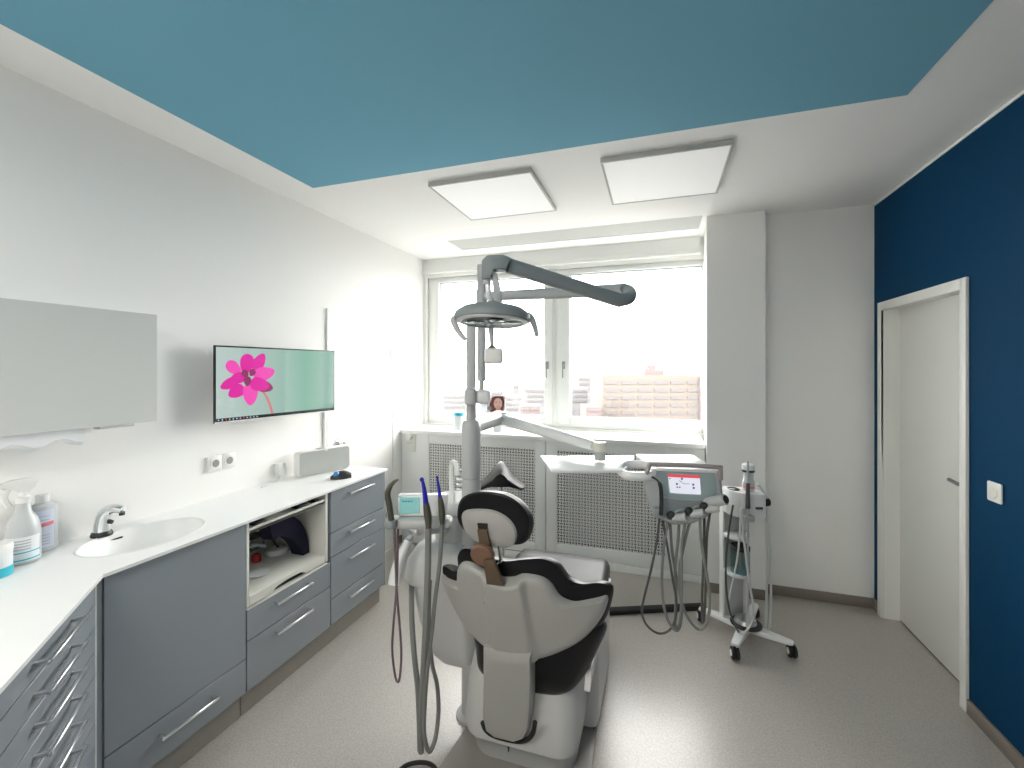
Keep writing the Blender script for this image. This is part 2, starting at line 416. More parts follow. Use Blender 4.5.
hz = 1.035
g = G().cyl((XR + .084, 2.715, hz), (XR + .074, 2.715, hz), .026); g.tube([(XR + .08, 2.715, hz), (XR + .035, 2.718, hz), (XR + .025, 2.74, hz), (XR + .027, 2.835, hz + .004)], .0095, 10, 6)
g.done('door_handle', 'steeld', t)
g = G().cyl((XR + .084, 2.715, hz - .09), (XR + .077, 2.715, hz - .09), .018); g.done('keyhole_rose', 'steel', t)

# socket on navy wall
t = thing('wall_socket', (XR, 2.453, 1.07), 'square white socket on the navy wall right of the door', 'socket')
G().box(XR - .011, XR - .0005, 2.410, 2.495, 1.03, 1.115, .006).done('cover_plate', 'sock', t)
G().cyl((XR - .0115, 2.453, 1.0725), (XR - .014, 2.453, 1.0725), .027, .024).done('socket_well', 'ivory', t)

# double socket on the left wall: two separate frames
for y0, lb in ((1.722, 'left white socket of the pair on the wall above the worktop'), (1.806, 'right white socket of the pair, the one closer to the speaker')):
    t = thing('wall_socket', (XL, y0 + .04, 1.09), lb, 'socket')
    G().box(XL + .0005, XL + (.016 if y0 < 1.75 else .012), y0, y0 + .082, 1.055, 1.137, .006).done('cover_plate', 'sock', t)
    xx = XL + (.016 if y0 < 1.75 else .012)
    G().cyl((xx, y0 + .041, 1.096), (xx + .003, y0 + .041, 1.096), .028).done('socket_ring', 'sock', t)
    G().cyl((xx + .003, y0 + .041, 1.096), (xx + .0035, y0 + .041, 1.096), .020).done('socket_well', 'sockg', t)

# ================================================================== CABINETS
XF = -1.79          # front plane
def front(x, y0, y1, z0, z1): return G().box(x - .018, x, y0, y1, z0, z1, .0015, 1)
def bar_handle(y0, y1, z, parent, x=XF):
    g = G(); g.tube([(x + .001, y0 + .006, z), (x + .026, y0 + .006, z)], .005, 8, 0); g.tube([(x + .001, y1 - .006, z), (x + .026, y1 - .006, z)], .005, 8, 0)
    g.box(x + .024, x + .033, y0 - .004, y1 + .004, z - .0055, z + .0055, .002, 1)
    return g.done('handle', 'steel', parent)
def carcass(y0, y1, z0, z1, parent, xb=-2.25, m='front'):
    return G().box(xb, XF - .020, y0, y1, z0, z1, .0005, 1).done('carcass', m, parent)
ZT = .896
# far drawer unit
t = thing('drawer_cabinet', (-2.0, 2.37, 0), 'grey four drawer cabinet at the far end of the worktop beside the chair', 'cabinet')
G().box(-2.25, XF - .020, 2.112, 2.626, .115, ZT).box(-2.25, XF, 2.626, 2.644, .115, ZT, .001).done('carcass', 'front', t)
lv = [(.651, .893, .848), (.512, .648, .612), (.270, .509, .455), (.118, .267, .222)]
for a, b, hh in lv:
    d = front(XF, 2.112, 2.624, a + .0015, b).done('drawer', 'front', t); bar_handle(2.252, 2.485, hh, d)
G().box(-2.24, -1.825, 2.085, 2.63, .0, .113).done('plinth', 'kick', t)
# niche unit
t = thing('niche_cabinet', (-2.0, 1.82, 0), 'grey cabinet with an open white niche above two drawers', 'cabinet')
n0, n1 = 1.558, 2.085
w = .017
G().box(-2.25, XF, n0, n0 + w - .004, .505, ZT, .001).box(-2.25, XF - .001, n1 - w, n1, .505, ZT, .001).box(-2.25, -2.235, n0 + w, n1 - w, .50, ZT).box(-2.235, XF, n0 + .004, n1 - .001, .490, .4935, .001).done('niche_lining', 'carc', t)
G().box(-2.235, XF - .034, n0 + .02, n1 - .02, .4945, .529).done('cutout_shade', 'gap', t)  # black block painting the shade inside the hand cutout
G().box(-2.25, XF - .02, n1 + .002, 2.108, .115, ZT).box(-2.25, XF - .02, n0, n1, .115, .49).done('carcass', 'armg', t)
# pull-out shelf with a hand cutout
cut = []
for k in range(13):
    a = PI * k / 12; cut.append((1.815 + .105 * math.cos(a) * (1 + .0), .506 + .024 * math.sin(a) ** .6))
sh = G()
sh.box(-2.23, XF - .032, n0 + w, n1 - w - .004, .530, .548)
poly = [(n1 - w - .004, .506), (n1 - w - .004, .548), (n0 + w, .548), (n0 + w, .506)] + [(y, z) for y, z in cut[::-1]]
sh.prism([V((XF - .032, y, z)) for y, z in poly], (.03, 0, 0))
sh.done('pull_out_shelf', 'carc', t)
# upper rail tray with clips
G().box(-2.23, XF - .006, n0 + w, n1 - w, .838, .852, .002).box(XF - .018, XF - .006, n0 + w, n1 - w, .838, .862, .002).done('upper_shelf', 'carc', t)
for yy in (1.66, 1.93, 2.03):
    G().box(-1.87, -1.815, yy - .035 + (.02 if yy > 2 else 0), yy + .035 - (.02 if yy > 2 else 0), .853, .868, .004).done('clip', 'dark', t)
for a, b, hh in ((.350, .489, .450), (.118, .346, .305)):
    d = front(XF, n0 + .002, n1 + .021, a, b).done('drawer', 'front', t); bar_handle(1.712, 1.938, hh, d)
G().box(-2.24, -1.825, n0, n1, .0, .113).done('plinth', 'kick', t)
# sink unit
t = thing('sink_cabinet', (-2.0, 1.28, 0), 'dark grey cabinet under the sink with a large plain door and one drawer', 'cabinet')
G().box(-2.25, XF - .02, .998, 1.553, .115, .72).box(XF - .2, XF - .02, .998, 1.03, .72, ZT).box(XF - .2, XF - .02, 1.52, 1.553, .72, ZT).done('carcass', 'front', t)
front(XF, 1.006, 1.554, .276, .893).done('door', 'front', t)
d = front(XF, 1.006, 1.554, .118, .272).done('drawer', 'front', t); bar_handle(1.178, 1.398, .212, d)
G().box(-2.24, -1.825, .99, 1.553, .0, .113).done('plinth', 'kick', t)
G().box(XF - .05, XF - .004, .985, 1.003, .115, ZT).done('filler_strip', 'front', t)

# angled drawer unit: runs at 45 degrees from the inner corner toward the viewer
ddx = V((math.sqrt(.5), -math.sqrt(.5), 0)); ddn = V((math.sqrt(.5), math.sqrt(.5), 0)); uz = V((0, 0, 1))
O = V((-1.788, .984, 0))
t = thing('angled_drawer_cabinet', tuple(O + ddx * .3 - ddn * .2), 'grey cabinet of shallow drawers in the near left corner, set at an angle', 'cabinet')
G().fbox(O, ddx, ddn, uz, (.006, -.45, .115), (.64, -.021, ZT)).done('carcass', 'front', t)
G().fbox(O, ddx, ddn, uz, (.006, -.45, 0), (.64, -.035, .113)).done('plinth', 'kick', t)
G().fbox(O, ddx, ddn, uz, (-.004, -.019, .115), (.013, -.001, ZT), .001, 1).done('end_strip', 'unitg', t)
zz = .817; tops = [(.8185, .893)]
for k in range(9): tops.append((zz - .0785 * (k + 1) + .0015, zz - .0785 * k - .0015))
for a, b in tops:
    d = G().fbox(O, ddx, ddn, uz, (.016, -.018, a), (.62, 0, b), .0015, 1).done('drawer', 'front', t)
    if True:
        h = (a + b) / 2
        g = G()
        for q in (.190, .410): g.fbox(O, ddx, ddn, uz, (q, 0.0005, h - .004), (q + .010, .028, h + .004))
        g.fbox(O, ddx, ddn, uz, (.186, .026, h - .0055), (.424, .036, h + .0055), .002, 1)
        g.done('handle', 'steel', d)
g = None

# ---- worktop with integrated basin
t = thing('countertop', (-2.0, 1.5, .91), 'long white worktop with integrated oval sink along the left wall', 'worktop')
SCX, SCY, SA, SB = -2.018, 1.281, .170, .225     # centre, half X, half Y
XE = -1.772
outer = [(XL + .013, 2.66), (XE, 2.66), (XE, .992), (XE + .66, .332), (XE + .66, -.4), (XL + .0005, -.4), (XL + .0005, 2.6), (XL + .013, 2.6)]
NS = 72
inner = [(SCX + SA * math.cos(2 * PI * k / NS), SCY + SB * math.sin(2 * PI * k / NS)) for k in range(NS)]
b = bmesh.new()
zt_, zb_ = .910, .898
def loop(pts, z): 
    vs = [b.verts.new((x, y, z)) for x, y in pts]
    return vs, [b.edges.new((vs[i], vs[(i + 1) % len(vs)])) for i in range(len(vs))]
ov, oe = loop(outer, zt_); iv, ie = loop(inner, zt_)
bmesh.ops.triangle_fill(b, use_beauty=True, use_dissolve=False, edges=oe + ie)
ov2 = [b.verts.new((x, y, zb_)) for x, y in outer]; iv2 = [b.verts.new((x, y, zb_)) for x, y in inner]
for A, B in ((ov, ov2), (iv, iv2)):
    for i in range(len(A)): b.faces.new((A[i], A[(i + 1) % len(A)], B[(i + 1) % len(A)], B[i]))
oe2 = [b.edges.get((ov2[i], ov2[(i + 1) % len(ov2)])) for i in range(len(ov2))]; ie2 = [b.edges.get((iv2[i], iv2[(i + 1) % NS])) for i in range(NS)]
bmesh.ops.triangle_fill(b, use_beauty=True, use_dissolve=False, edges=oe2 + ie2)
g = G(); g.merge(b); g.done('top_slab', 'corian', t)
g = G()
def el(s, z, dx=0): return [V((SCX + dx + SA * s * math.cos(2 * PI * k / NS), SCY + SB * s * math.sin(2 * PI * k / NS), z)) for k in range(NS)]
g.loft([el(1.0, .9095), el(.985, .905), el(.96, .888), el(.91, .855), el(.82, .822), el(.66, .800), el(.42, .790), el(.1, .786)], caps=False)
g.bm.faces.new([g.bm.verts.new(p) for p in el(.1, .786)])
bs = g.done('basin', 'corian', t)
sol = bs.modifiers.new('thick', 'SOLIDIFY'); sol.thickness = .006; sol.offset = -1
p_ = V((SCX - SA * .93, SCY - .02, .882))
G().fbox(p_, V((0, 1, 0)), V((.25, 0, .97)), V((.97, 0, -.25)), (-.028, -.005, -.002), (.028, .005, .004), .002).done('overflow_slot', 'dark', bs)
G().cyl((SCX, SCY, .787), (SCX, SCY, .7895), .022).done('drain', 'chrome', bs)

# faucet
fx, fy = -2.19, 1.222
t = thing('faucet', (fx, fy, .91), 'chrome basin mixer tap at the back of the oval sink', 'tap')
G().lathe((fx, fy, .9102), [(.036, 0), (.037, .006), (.034, .014), (.030, .020)], n=28).done('base_ring', 'dark', t)
def oval(c, r, n=20, tilt=0): return [c + V((r * math.cos(2 * PI * k / n) * math.cos(tilt), r * .95 * math.sin(2 * PI * k / n), -r * math.cos(2 * PI * k / n) * math.sin(tilt))) for k in range(n)]
fd = V((.90, .43, 0)).normalized()
g = G(); pts = [V((0, 0, .016)), V((.002, 0, .05)), V((.008, 0, .082)), V((.026, 0, .104)), V((.052, 0, .110)), V((.080, 0, .104))]
g.tube([V((fx, fy, .91)) + fd * p.x + V((0, 0, p.z)) for p in pts], lambda q: .030 - .014 * q, 18, 6, flat=.95)
g.done('spout', 'chrome', t)
g = G(); q0 = V((fx, fy, .91)) + fd * .076 + V((0, 0, .092)); g.cyl(q0 + V((0, 0, .004)), q0 - V((0, 0, .010)), .010); g.done('aerator', 'dark', t)
g = G(); q0 = V((fx, fy, .91)) + fd * .018 + V((0, 0, .06)); g.cyl(q0, q0 + fd * .022 + V((0, 0, -.006)), .010, .008); g.done('sensor', 'dark', t)

# bottles on the worktop
def lab_arc(o, r, a0, a1, z0, z1, dz=0.0, n=20):
    g = G(); P = []
    for rr in (r + .0004, r + .0012):
        P.append([V((o.x + rr * math.cos(a0 + (a1 - a0) * k / n), o.y + rr * math.sin(a0 + (a1 - a0) * k / n), 0)) for k in range(n + 1)])
    secs = []
    for k in range(n + 1):
        lift = dz * (k / n)
        a, c = P[0][k], P[1][k]
        secs.append([a + V((0, 0, o.z + z0 + lift)), c + V((0, 0, o.z + z0 + lift)), c + V((0, 0, o.z + z1 + lift)), a + V((0, 0, o.z + z1 + lift))])
    g.loft(secs); return g
toc = -1.35  # direction label faces (towards the room)
ob = V((-2.222, 1.050, .9103))
t = thing('cleaner_bottle', tuple(ob), 'white plastic bottle with a pink band on its label, nearest the tap', 'bottle'); t.scale = (.68, 1, 1)
G().lathe(ob, [(.038, 0), (.0435, .005), (.0435, .160), (.041, .172), (.022, .182), (.019, .186)], n=36).done('bottle_body', 'clear', t)
G().lathe(ob + V((0, 0, .184)), [(.021, 0), (.021, .028), (.018, .031)], n=20).done('cap', 'sock', t)
l = lab_arc(ob, .0435, -1.7, .5, .018, .158).done('label', 'labell', t)
lab_arc(ob, .0447, -1.65, .45, .090, .104, .010).done('label_band', 'pink', l)
for z_ in (.030, .041, .052, .063, .120, .134): lab_arc(ob, .0447, -1.2, .15, z_, z_ + .003).done('label_line', 'labelg', l)
ob = V((-2.160, .968, .9103))
t = thing('spray_bottle', tuple(ob), 'large clear spray bottle with aqua striped label and white trigger head', 'spray bottle')
G().lathe(ob, [(.040, 0), (.046, .006), (.046, .105), (.044, .125), (.038, .152), (.022, .180), (.018, .215)], n=40).done('bottle_body', 'clear', t)
l = lab_arc(ob, .046, -1.8, .6, .012, .098).done('label', 'label', t)
lab_arc(ob, .0472, -1.8, .6, .014, .019, .004).done('label_stripe', 'aqua', l)
lab_arc(ob, .0472, -1.8, .6, .040, .044, .004).done('label_stripe', 'aqua', l)
lab_arc(ob, .0472, -1.6, -1.1, .020, .039, .001).done('label_logo', 'deepb', l)
for z_ in (.054, .064, .074, .084): lab_arc(ob, .0472, -1.2, 0, z_, z_ + .004).done('label_line', 'labelg', l)
tp = ob + V((0, 0, .215)); sd = V((-.20, -.98, 0)).normalized()
g = G(); g.lathe(tp, [(.020, -.003), (.020, .016), (.014, .022), (.014, .036)], n=20)
ax = sd; ay = V((-sd.y, sd.x, 0))
g.prism([tp + ax * a + uz * z - ay * .012 for a, z in ((.058, .072), (.058, .056), (.014, .048), (.012, .030), (-.014, .030), (-.030, .052), (-.040, .070), (-.036, .080), (-.01, .084), (.03, .082))], ay * .024, .005)
g.cyl(tp + ax * .056 + uz * .064, tp + ax * .072 + uz * .064, .010)
g.done('spray_head', 'sock', t)
G().tube([tp + ax * .034 + uz * .054, tp + ax * .044 + uz * .030, tp + ax * .040 + uz * .005, tp + ax * .032 + uz * -.012], .006, 8, 5, flat=1.4).done('trigger', 'sock', t)
ob = V((-2.085, .865, .9103))
t = thing('wipes_tub', tuple(ob), 'round white tub with aqua base band at the left edge of the picture', 'tub')
G().lathe(ob, [(.038, 0), (.041, .004), (.041, .085)], n=32).done('tub_body', 'label', t)
lab_arc(ob, .041, -2.2, 1.2, .004, .035).done('label_band', 'aqua', t)
G().lathe(ob + V((0, 0, .085)), [(.0425, 0), (.0425, .018), (.038, .024)], n=32).done('lid', 'sock', t)

# speaker (bluetooth style) at end of worktop
t = thing('speaker', (-2.16, 2.42, .91), 'white rounded rectangular speaker with grey cloth front by the door', 'speaker')
def rrect(w, h, r, n=6):
    P = []
    for cx_, cy_, a0 in ((w / 2 - r, h / 2 - r, 0), (-w / 2 + r, h / 2 - r, 90), (-w / 2 + r, -h / 2 + r, 180), (w / 2 - r, -h / 2 + r, 270)):
        for k in range(n + 1):
            a = math.radians(a0 + 90 * k / n); P.append((cx_ + r * math.cos(a), cy_ + r * math.sin(a)))
    return P
pa, pb = V((-2.155, 2.25, .91)), V((-2.045, 2.60, .91))
sx_ = (pb - pa).normalized(); sy_ = V((-sx_.y, sx_.x, 0)); ln = (pb - pa).length
sh_ = .160; cc = (pa + pb) / 2 + uz * (sh_ / 2 + .0005)
def spk(w, h, r, d0, d1):
    return G().loft([[cc + sx_ * x + uz * y + sy_ * d for x, y in rrect(w, h, r)] for d in (d0, d1)])
g = G(); 
secs = []
for w_, d_ in ((-.006, .0), (0, .006), (0, .060), (-.006, .066)):
    secs.append([cc + sx_ * x + uz * y + sy_ * d_ for x, y in rrect(ln + w_, sh_ + w_, .022)])
g.loft(secs).done('case', 'sock', t)
g = G(); g.loft([[cc + sx_ * x + uz * y + sy_ * d_ for x, y in rrect(ln - .012, sh_ - .012, .018)] for d_ in (-.003, .001)]).done('cloth_front', 'fabric', t)
G().fbox(cc + uz * (sh_ / 2), sx_, sy_, uz, (-.045, .01, 0), (.01, .05, .003), .001).done('control_panel', 'midg', t)
G().fbox(cc + uz * (sh_ / 2), sx_, sy_, uz, (-.005, -.005, -.014), (.012, -.0032, -.002), .0003, 1).done('badge', 'unit', t)
# charger plug behind + cable
t = thing('plug_adapter', (XL, 2.34, .96), 'small white plug adapter low on the wall behind the speaker', 'plug')
G().box(XL + .0005, XL + .04, 2.16, 2.215, .945, 1.015, .006).done('plug_body', 'sock', t)
G().tube([(XL + .03, 2.18, .948), (XL + .05, 2.14, .918), (XL + .06, 2.08, .914), (XL + .075, 2.0, .914)], .003, 6, 6).done('cable', 'hosew', t)
# trackball mouse
mp = onZ(341, 478, .91); mp.z = .9103
t = thing('trackball_mouse', tuple(mp), 'black trackball mouse with blue ball on the far end of the worktop', 'mouse')
md = V((math.cos(.72), math.sin(.72), 0)); mq = V((-md.y, md.x, 0))
g = G(); secs = []
for k in range(9):
    u = k / 8; s_ = math.sin(PI * min(1, max(0, .12 + u * .82))) ** .6
    hgt = .043 * math.sin(PI * (.18 + .74 * (1 - u))) + .004; wd = .038 * s_ + .004
    c_ = mp + md * (-.062 + .124 * u)
    secs.append([c_ + mq * wd * math.cos(2 * PI * q / 20) + uz * (hgt * max(0, math.sin(2 * PI * q / 20)) if math.sin(2 * PI * q / 20) > 0 else 0) for q in range(20)])
g.loft(secs).done('mouse_body', 'dark', t)
G().sphere(mp + md * -.028 - mq * .018 + uz * .029, .0185).done('ball', 'ballb', t)
G().sphere(mp + md * .022 + mq * .006 + uz * .031, .009, 1.2, 1.2, .5, 8).done('scroll_wheel', 'midg', t)

# niche contents
b0 = V((-2.075, 2.003, .5485))
t = thing('desk_stand', tuple(b0), 'white oval stand with a bent arm standing in the niche', 'stand')
G().lathe(b0, [(.058, 0), (.060, .008), (.052, .024), (.03, .034), (.005, .036)], n=28).done('stand_base', 'sock', t)
G().tube([b0 + V((.01, .0, .03)), b0 + V((.03, -.07, .12)), b0 + V((.04, -.13, .20))], .007, 8, 5).done('lower_arm', 'dark', t)
G().tube([b0 + V((.06, -.08, .27)), b0 + V((.06, -.07, .20)), b0 + V((.06, -.055, .16)), b0 + V((.06, -.02, .175)), b0 + V((.055, .02, .155)), b0 + V((.05, .04, .10))], .009, 8, 5).done('upper_arm', 'sock', t)
t = thing('face_shield', (-2.07, 1.98, .5485), 'dark navy curved visor leaning at the right of the niche', 'visor')
g = G(); secs = []
for k in range(15):
    a = math.radians(105 * k / 14)
    w_ = .035 + .075 * math.sin(min(PI / 2, a + .15))
    oy, oz = 1.835 + .222 * math.cos(a), .552 + .275 * math.sin(a)
    iy, iz = 1.835 + (.222 - w_) * math.cos(a), .552 + (.275 - w_) * math.sin(a)
    secs.append([V((-1.975, oy, oz)), V((-1.895, oy, oz)), V((-1.895, iy, iz)), V((-1.975, iy, iz))])
g.loft(secs).done('visor_band', 'navyf', t)
bx = V((-2.150, 1.885, .5485))
t = thing('safety_goggles', tuple(bx), 'clear goggles with dark strap heaped at the left of the niche', 'goggles')
G().tube([bx + V((.0, -.03, .07)), bx + V((.05, .0, .085)), bx + V((.06, .05, .06)), bx + V((.0, .07, .05)), bx + V((-.05, .04, .06)), bx + V((-.04, -.02, .065))], .010, 8, 5, closed=True).done('goggle_frame', 'clear', t)
G().tube([bx + V((-.05, -.03, .10)), bx + V((0, -.03, .14)), bx + V((.04, .03, .13)), bx + V((0, .06, .11)), bx + V((-.05, .03, .10))], .016, 8, 5, closed=True).done('strap', 'dark', t)
G().tube([bx + V((-.04, .05, .02)), bx + V((.02, .075, .06)), bx + V((.05, .05, .13))], .005, 6, 5).done('strap_end', 'hose', t)
G().tube([bx + V((-.04, -.03, .012)), bx + V((0, -.03, .03)), bx + V((.02, 0, .06))], .011, 8, 5).done('foam_pad', 'dark', t)
rq = V((-2.085, 1.875, .5487))
t = thing('red_cap', tuple(rq), 'small red cap lying before the goggles at the left of the niche', 'cap')
G().lathe(rq, [(.022, 0), (.024, .004), (.022, .035), (.016, .042)], n=20).done('cap_body', 'red', t)
t = thing('saucer', (-1.875, 1.66, .5487), 'round white dish lying on the niche shelf at its front', 'dish')
sq = onZ(258, 574.5, .5487)
t.location = sq; LOC[t.name] = sq.copy()
G().lathe(sq, [(.028, 0), (.046, .004), (.053, .009), (.050, .010), (.03, .006), (.004, .005)], n=36).done('dish_body', 'label', t)

# ---- wall cabinet on the left
t = thing('wall_cabinet', (XL, 1.0, 1.369), 'wide flat wall cabinet with satin grey front above the sink', 'wall cabinet')
G().box(XL + .0005, -2.135, .35, 1.388, 1.372, 1.838, .002).done('cabinet_body', 'unit', t)
G().box(-2.134, -2.122, .348, 1.392, 1.369, 1.842, .001, 1).done('glass_front', 'glassf', t)
G().box(-2.16, -2.118, 1.175, 1.30, 1.358, 1.369, .003).done('latch', 'unitg', t)
g = G(); secs = []
for k in range(9):
    y_ = .90 + .24 * k / 8; dz = .012 * math.sin(k * 1.4)
    secs.append([V((-2.20, y_, 1.37)), V((-2.14, y_, 1.37)), V((-2.145, y_, 1.325 + dz - .0)), V((-2.17, y_, 1.31 + dz)), V((-2.195, y_, 1.325 + dz))])
g.loft(secs).done('towel_sheet', 'label', t)
# ---- TV
A = V((-2.150, 1.683, 0)); B = V((-2.050, 2.452, 0))
tx = (B - A).normalized(); ty = V((-tx.y, tx.x, 0)); tw = (B - A).length      # ty points toward the wall (-x)
if ty.x > 0: ty = -ty
tn = -ty; TZ0, TZ1 = 1.318, 1.722
t = thing('wall_monitor', (XL, 2.07, TZ0), 'flat monitor on the left wall showing a pink flower', 'monitor')
G().fbox(A, tx, ty, uz, (0, 0, TZ0), (tw, .012, TZ1), .003).done('back_shell', 'dark', t)
G().fbox(A, tx, ty, uz, (0, -.0025, TZ0), (tw, -.0002, TZ0 + .009), .001, 1).done('chin', 'sock', t)
scr_m = bpy.data.materials.new('wallpaper_with_reflection'); scr_m.use_nodes = True
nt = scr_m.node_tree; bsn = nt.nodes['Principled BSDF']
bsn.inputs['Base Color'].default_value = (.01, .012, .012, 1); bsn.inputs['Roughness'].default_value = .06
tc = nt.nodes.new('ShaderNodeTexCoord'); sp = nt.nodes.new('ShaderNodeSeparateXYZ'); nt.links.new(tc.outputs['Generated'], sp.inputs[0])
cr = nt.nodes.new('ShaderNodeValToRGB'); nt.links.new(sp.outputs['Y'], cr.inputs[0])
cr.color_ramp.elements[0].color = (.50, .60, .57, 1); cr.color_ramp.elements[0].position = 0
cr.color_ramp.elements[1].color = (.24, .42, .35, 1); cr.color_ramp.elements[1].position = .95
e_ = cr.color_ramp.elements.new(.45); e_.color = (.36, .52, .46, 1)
e_ = cr.color_ramp.elements.new(.70); e_.color = (.15, .38, .28, 1)  # dark green band: room reflection painted into the wallpaper glow
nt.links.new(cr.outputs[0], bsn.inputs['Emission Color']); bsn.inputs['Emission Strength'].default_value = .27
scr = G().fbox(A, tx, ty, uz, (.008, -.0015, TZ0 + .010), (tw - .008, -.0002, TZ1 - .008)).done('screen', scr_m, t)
def emat(name, c, s=.29): return mat(name, [x * .1 for x in c], .25, emis=c, estr=s)
M['petal1'] = emat('petal_magenta', (.66, .015, .32)); M['petal2'] = emat('petal_pink', (.78, .07, .42)); M['petal3'] = emat('petal_heart', (.25, .03, .12)); M['stemp'] = emat('petal_stem', (.55, .20, .20)); M['tbar'] = emat('taskbar_black', (.006, .008, .010)); M['ticon'] = emat('taskbar_icon', (.5, .6, .75)); M['ticonr'] = emat('taskbar_icon_red', (.6, .1, .1))
def tvp(cx_, cy_, lift):   # crop coordinates surveyed on the screen -> point on the screen plane
    px, py = 210 + cx_ / 7.877, 340 + cy_ / 7.877
    d = ray(px, py); t_ = (A.dot(tn)) / d.dot(tn)
    return V((d.x * t_, d.y * t_, H + d.z * t_)) + tn * lift
def petal(cx_, cy_, l, w_, ang, m, lift):
    g = G(); P = []
    c_, s_ = math.cos(math.radians(ang)), math.sin(math.radians(ang))
    for k in range(20):
        a = 2 * PI * k / 20; x = 1.14 * l * math.cos(a); y = 1.12 * w_ * math.sin(a) * (1 - .25 * math.cos(a))
        P.append(tvp(cx_ + x * c_ - y * s_, cy_ + x * s_ + y * c_, .0016 + lift))
    g.prism(P, tn * .0002).done('petal', m, scr)
for i, (cx_, cy_, l, w_, an, m) in enumerate(((185, 220, 62, 42, 40, 'petal2'), (287, 190, 72, 48, 100, 'petal1'), (385, 175, 68, 42, -60, 'petal1'), (425, 265, 75, 48, -15, 'petal2'), (205, 405, 62, 45, 150, 'petal1'), (315, 430, 75, 52, 90, 'petal2'), (425, 365, 62, 42, 15, 'petal3'), (150, 345, 68, 38, 155, 'petal1'), (215, 300, 52, 38, 170, 'petal1'), (390, 350, 68, 48, 12, 'petal1'), (330, 258, 26, 22, 120, 'petal3'), (275, 268, 30, 24, 60, 'petal3'), (292, 325, 34, 26, 90, 'petal3'))):
    petal(cx_, cy_, l, w_, an, m, .0001 * (i + 1))
sp_ = [(415, 405), (445, 450), (470, 510), (490, 580)]
L1 = catmull([V((x, y, 0)) for x, y in sp_], 5)
G().prism([tvp(p.x - 11, p.y, .0016) for p in L1] + [tvp(p.x + 11, p.y, .0016) for p in L1[::-1]], tn * .0001).done('flower_stem', 'stemp', scr)
bar = G().prism([A + tx * a + uz * z - ty * .0017 for a, z in ((.008, TZ0 + .010), (tw - .008, TZ0 + .010), (tw - .008, TZ0 + .026), (.008, TZ0 + .026))], tn * .0001).done('taskbar', 'tbar', scr)
for k in range(12):
    a0 = .020 + k * .019
    g = G().prism([A + tx * (a0 + dx) + uz * (TZ0 + .018 + dz) + tn * .0019 for dx, dz in ((-.0035, -.0035), (.0035, -.0035), (.0035, .0035), (-.0035, .0035))], tn * .0001).done('screen_icon', 'ticonr' if k in (2, 7) else 'ticon', scr)
G().fbox(A, tx, ty, uz, (.30, .012, 1.46), (.42, .05, 1.58), .004).tube([A + tx * .36 + ty * .045 + uz * 1.52, V((-2.20, 2.0, 1.52)), V((XL + .012, 2.06, 1.52))], .018, 10, 4).box(XL + .0005, XL + .014, 1.98, 2.14, 1.44, 1.60, .002).done('wall_bracket', 'midg', t)
G().box(XL + .0005, XL + .018, 2.58, 2.598, .911, 1.50, .003).done('cable_duct', 'trim', None, label='thin white cable duct running down the wall beside the left door', category='cable duct')

# ---- things on the sill
p = onY(459, 424, 3.84); p.z = 1.0432; p.y = 3.78
p.x = ray(459, 424).x / ray(459, 424).y * 3.78
t = thing('storage_jar', tuple(p), 'clear jar with a bright blue lid on the window sill behind the pole', 'jar')
G().lathe(p, [(.040, 0), (.044, .005), (.044, .12), (.040, .125)], n=28).done('jar_body', 'clear', t)
G().lathe(p + V((0, 0, .125)), [(.047, 0), (.047, .028), (.043, .032)], n=28).done('lid', 'lidc', t)
# portrait card on stand
yq = 3.72
c0, c1, c2, c3 = [onY(a, b_, yq) for a, b_ in ((487, 412), (505, 412), (505, 396), (487, 396))]
t = thing('portrait_card', (c0.x + .06, yq, 1.0432), 'small photo card of a woman with dark red hair on the sill', 'photo card')
cd = G().prism([c0, c1, c2, c3], (0, .004, 0)).done('card', 'card', t)
pp = lambda a, b_, l: onY(a, b_, yq) + V((0, -l, 0))
G().prism([pp(a, b_, .0012) for a, b_ in ((490, 411.8), (489.5, 404), (491.5, 398), (495, 396.2), (503, 396.2), (504.6, 401), (503.5, 411.8))], (0, .0004, 0)).done('printed_hair', 'hair', cd)
G().prism([pp(498 + 4.2 * math.cos(a), 403.6 + 5.6 * math.sin(a), .0018) for a in [2 * PI * k / 20 for k in range(20)]], (0, .0004, 0)).done('printed_face', 'skin', cd)
G().prism([pp(a, b_, .0018) for a, b_ in ((494.5, 411.8), (497, 408), (500, 408), (502, 411.8))], (0, .0004, 0)).done('printed_neck', 'skin', cd)
for ex in (496.2, 499.8): G().prism([pp(ex + .7 * math.cos(a), 402.2 + .4 * math.sin(a), .0023) for a in [2 * PI * k / 8 for k in range(8)]], (0, .0003, 0)).done('printed_eye', 'dark', cd)
G().prism([pp(498 + 1.4 * math.cos(a), 406.6 + .45 * math.sin(a), .0023) for a in [2 * PI * k / 8 for k in range(8)]], (0, .0003, 0)).done('printed_mouth', 'pink', cd)
G().prism([pp(489.5 + 2.4 * math.cos(a), 408.3 + 2.2 * math.sin(a), .0023) for a in [2 * PI * k / 14 for k in range(14)]], (0, .0003, 0)).done('printed_badge', 'armg', cd)
cm = (c0 + c1) / 2
G().prism([(cm.x - .03, yq + .005, 1.0437), (cm.x + .05, yq + .005, 1.0437), (cm.x + .045, yq + .005, c2.z - .02), (cm.x - .02, yq + .005, c2.z - .02)], (0, .005, 0)).box(cm.x - .04, cm.x + .06, yq - .03, yq + .06, 1.0433, 1.048, .001).done('stand', 'clear', t)

# ================================================================== DENTAL CHAIR
CHX = -.515
t = chair = thing('dental_chair', (CHX, 1.95, 0), 'white and black dental chair in the middle of the room, seen from behind', 'dental chair')
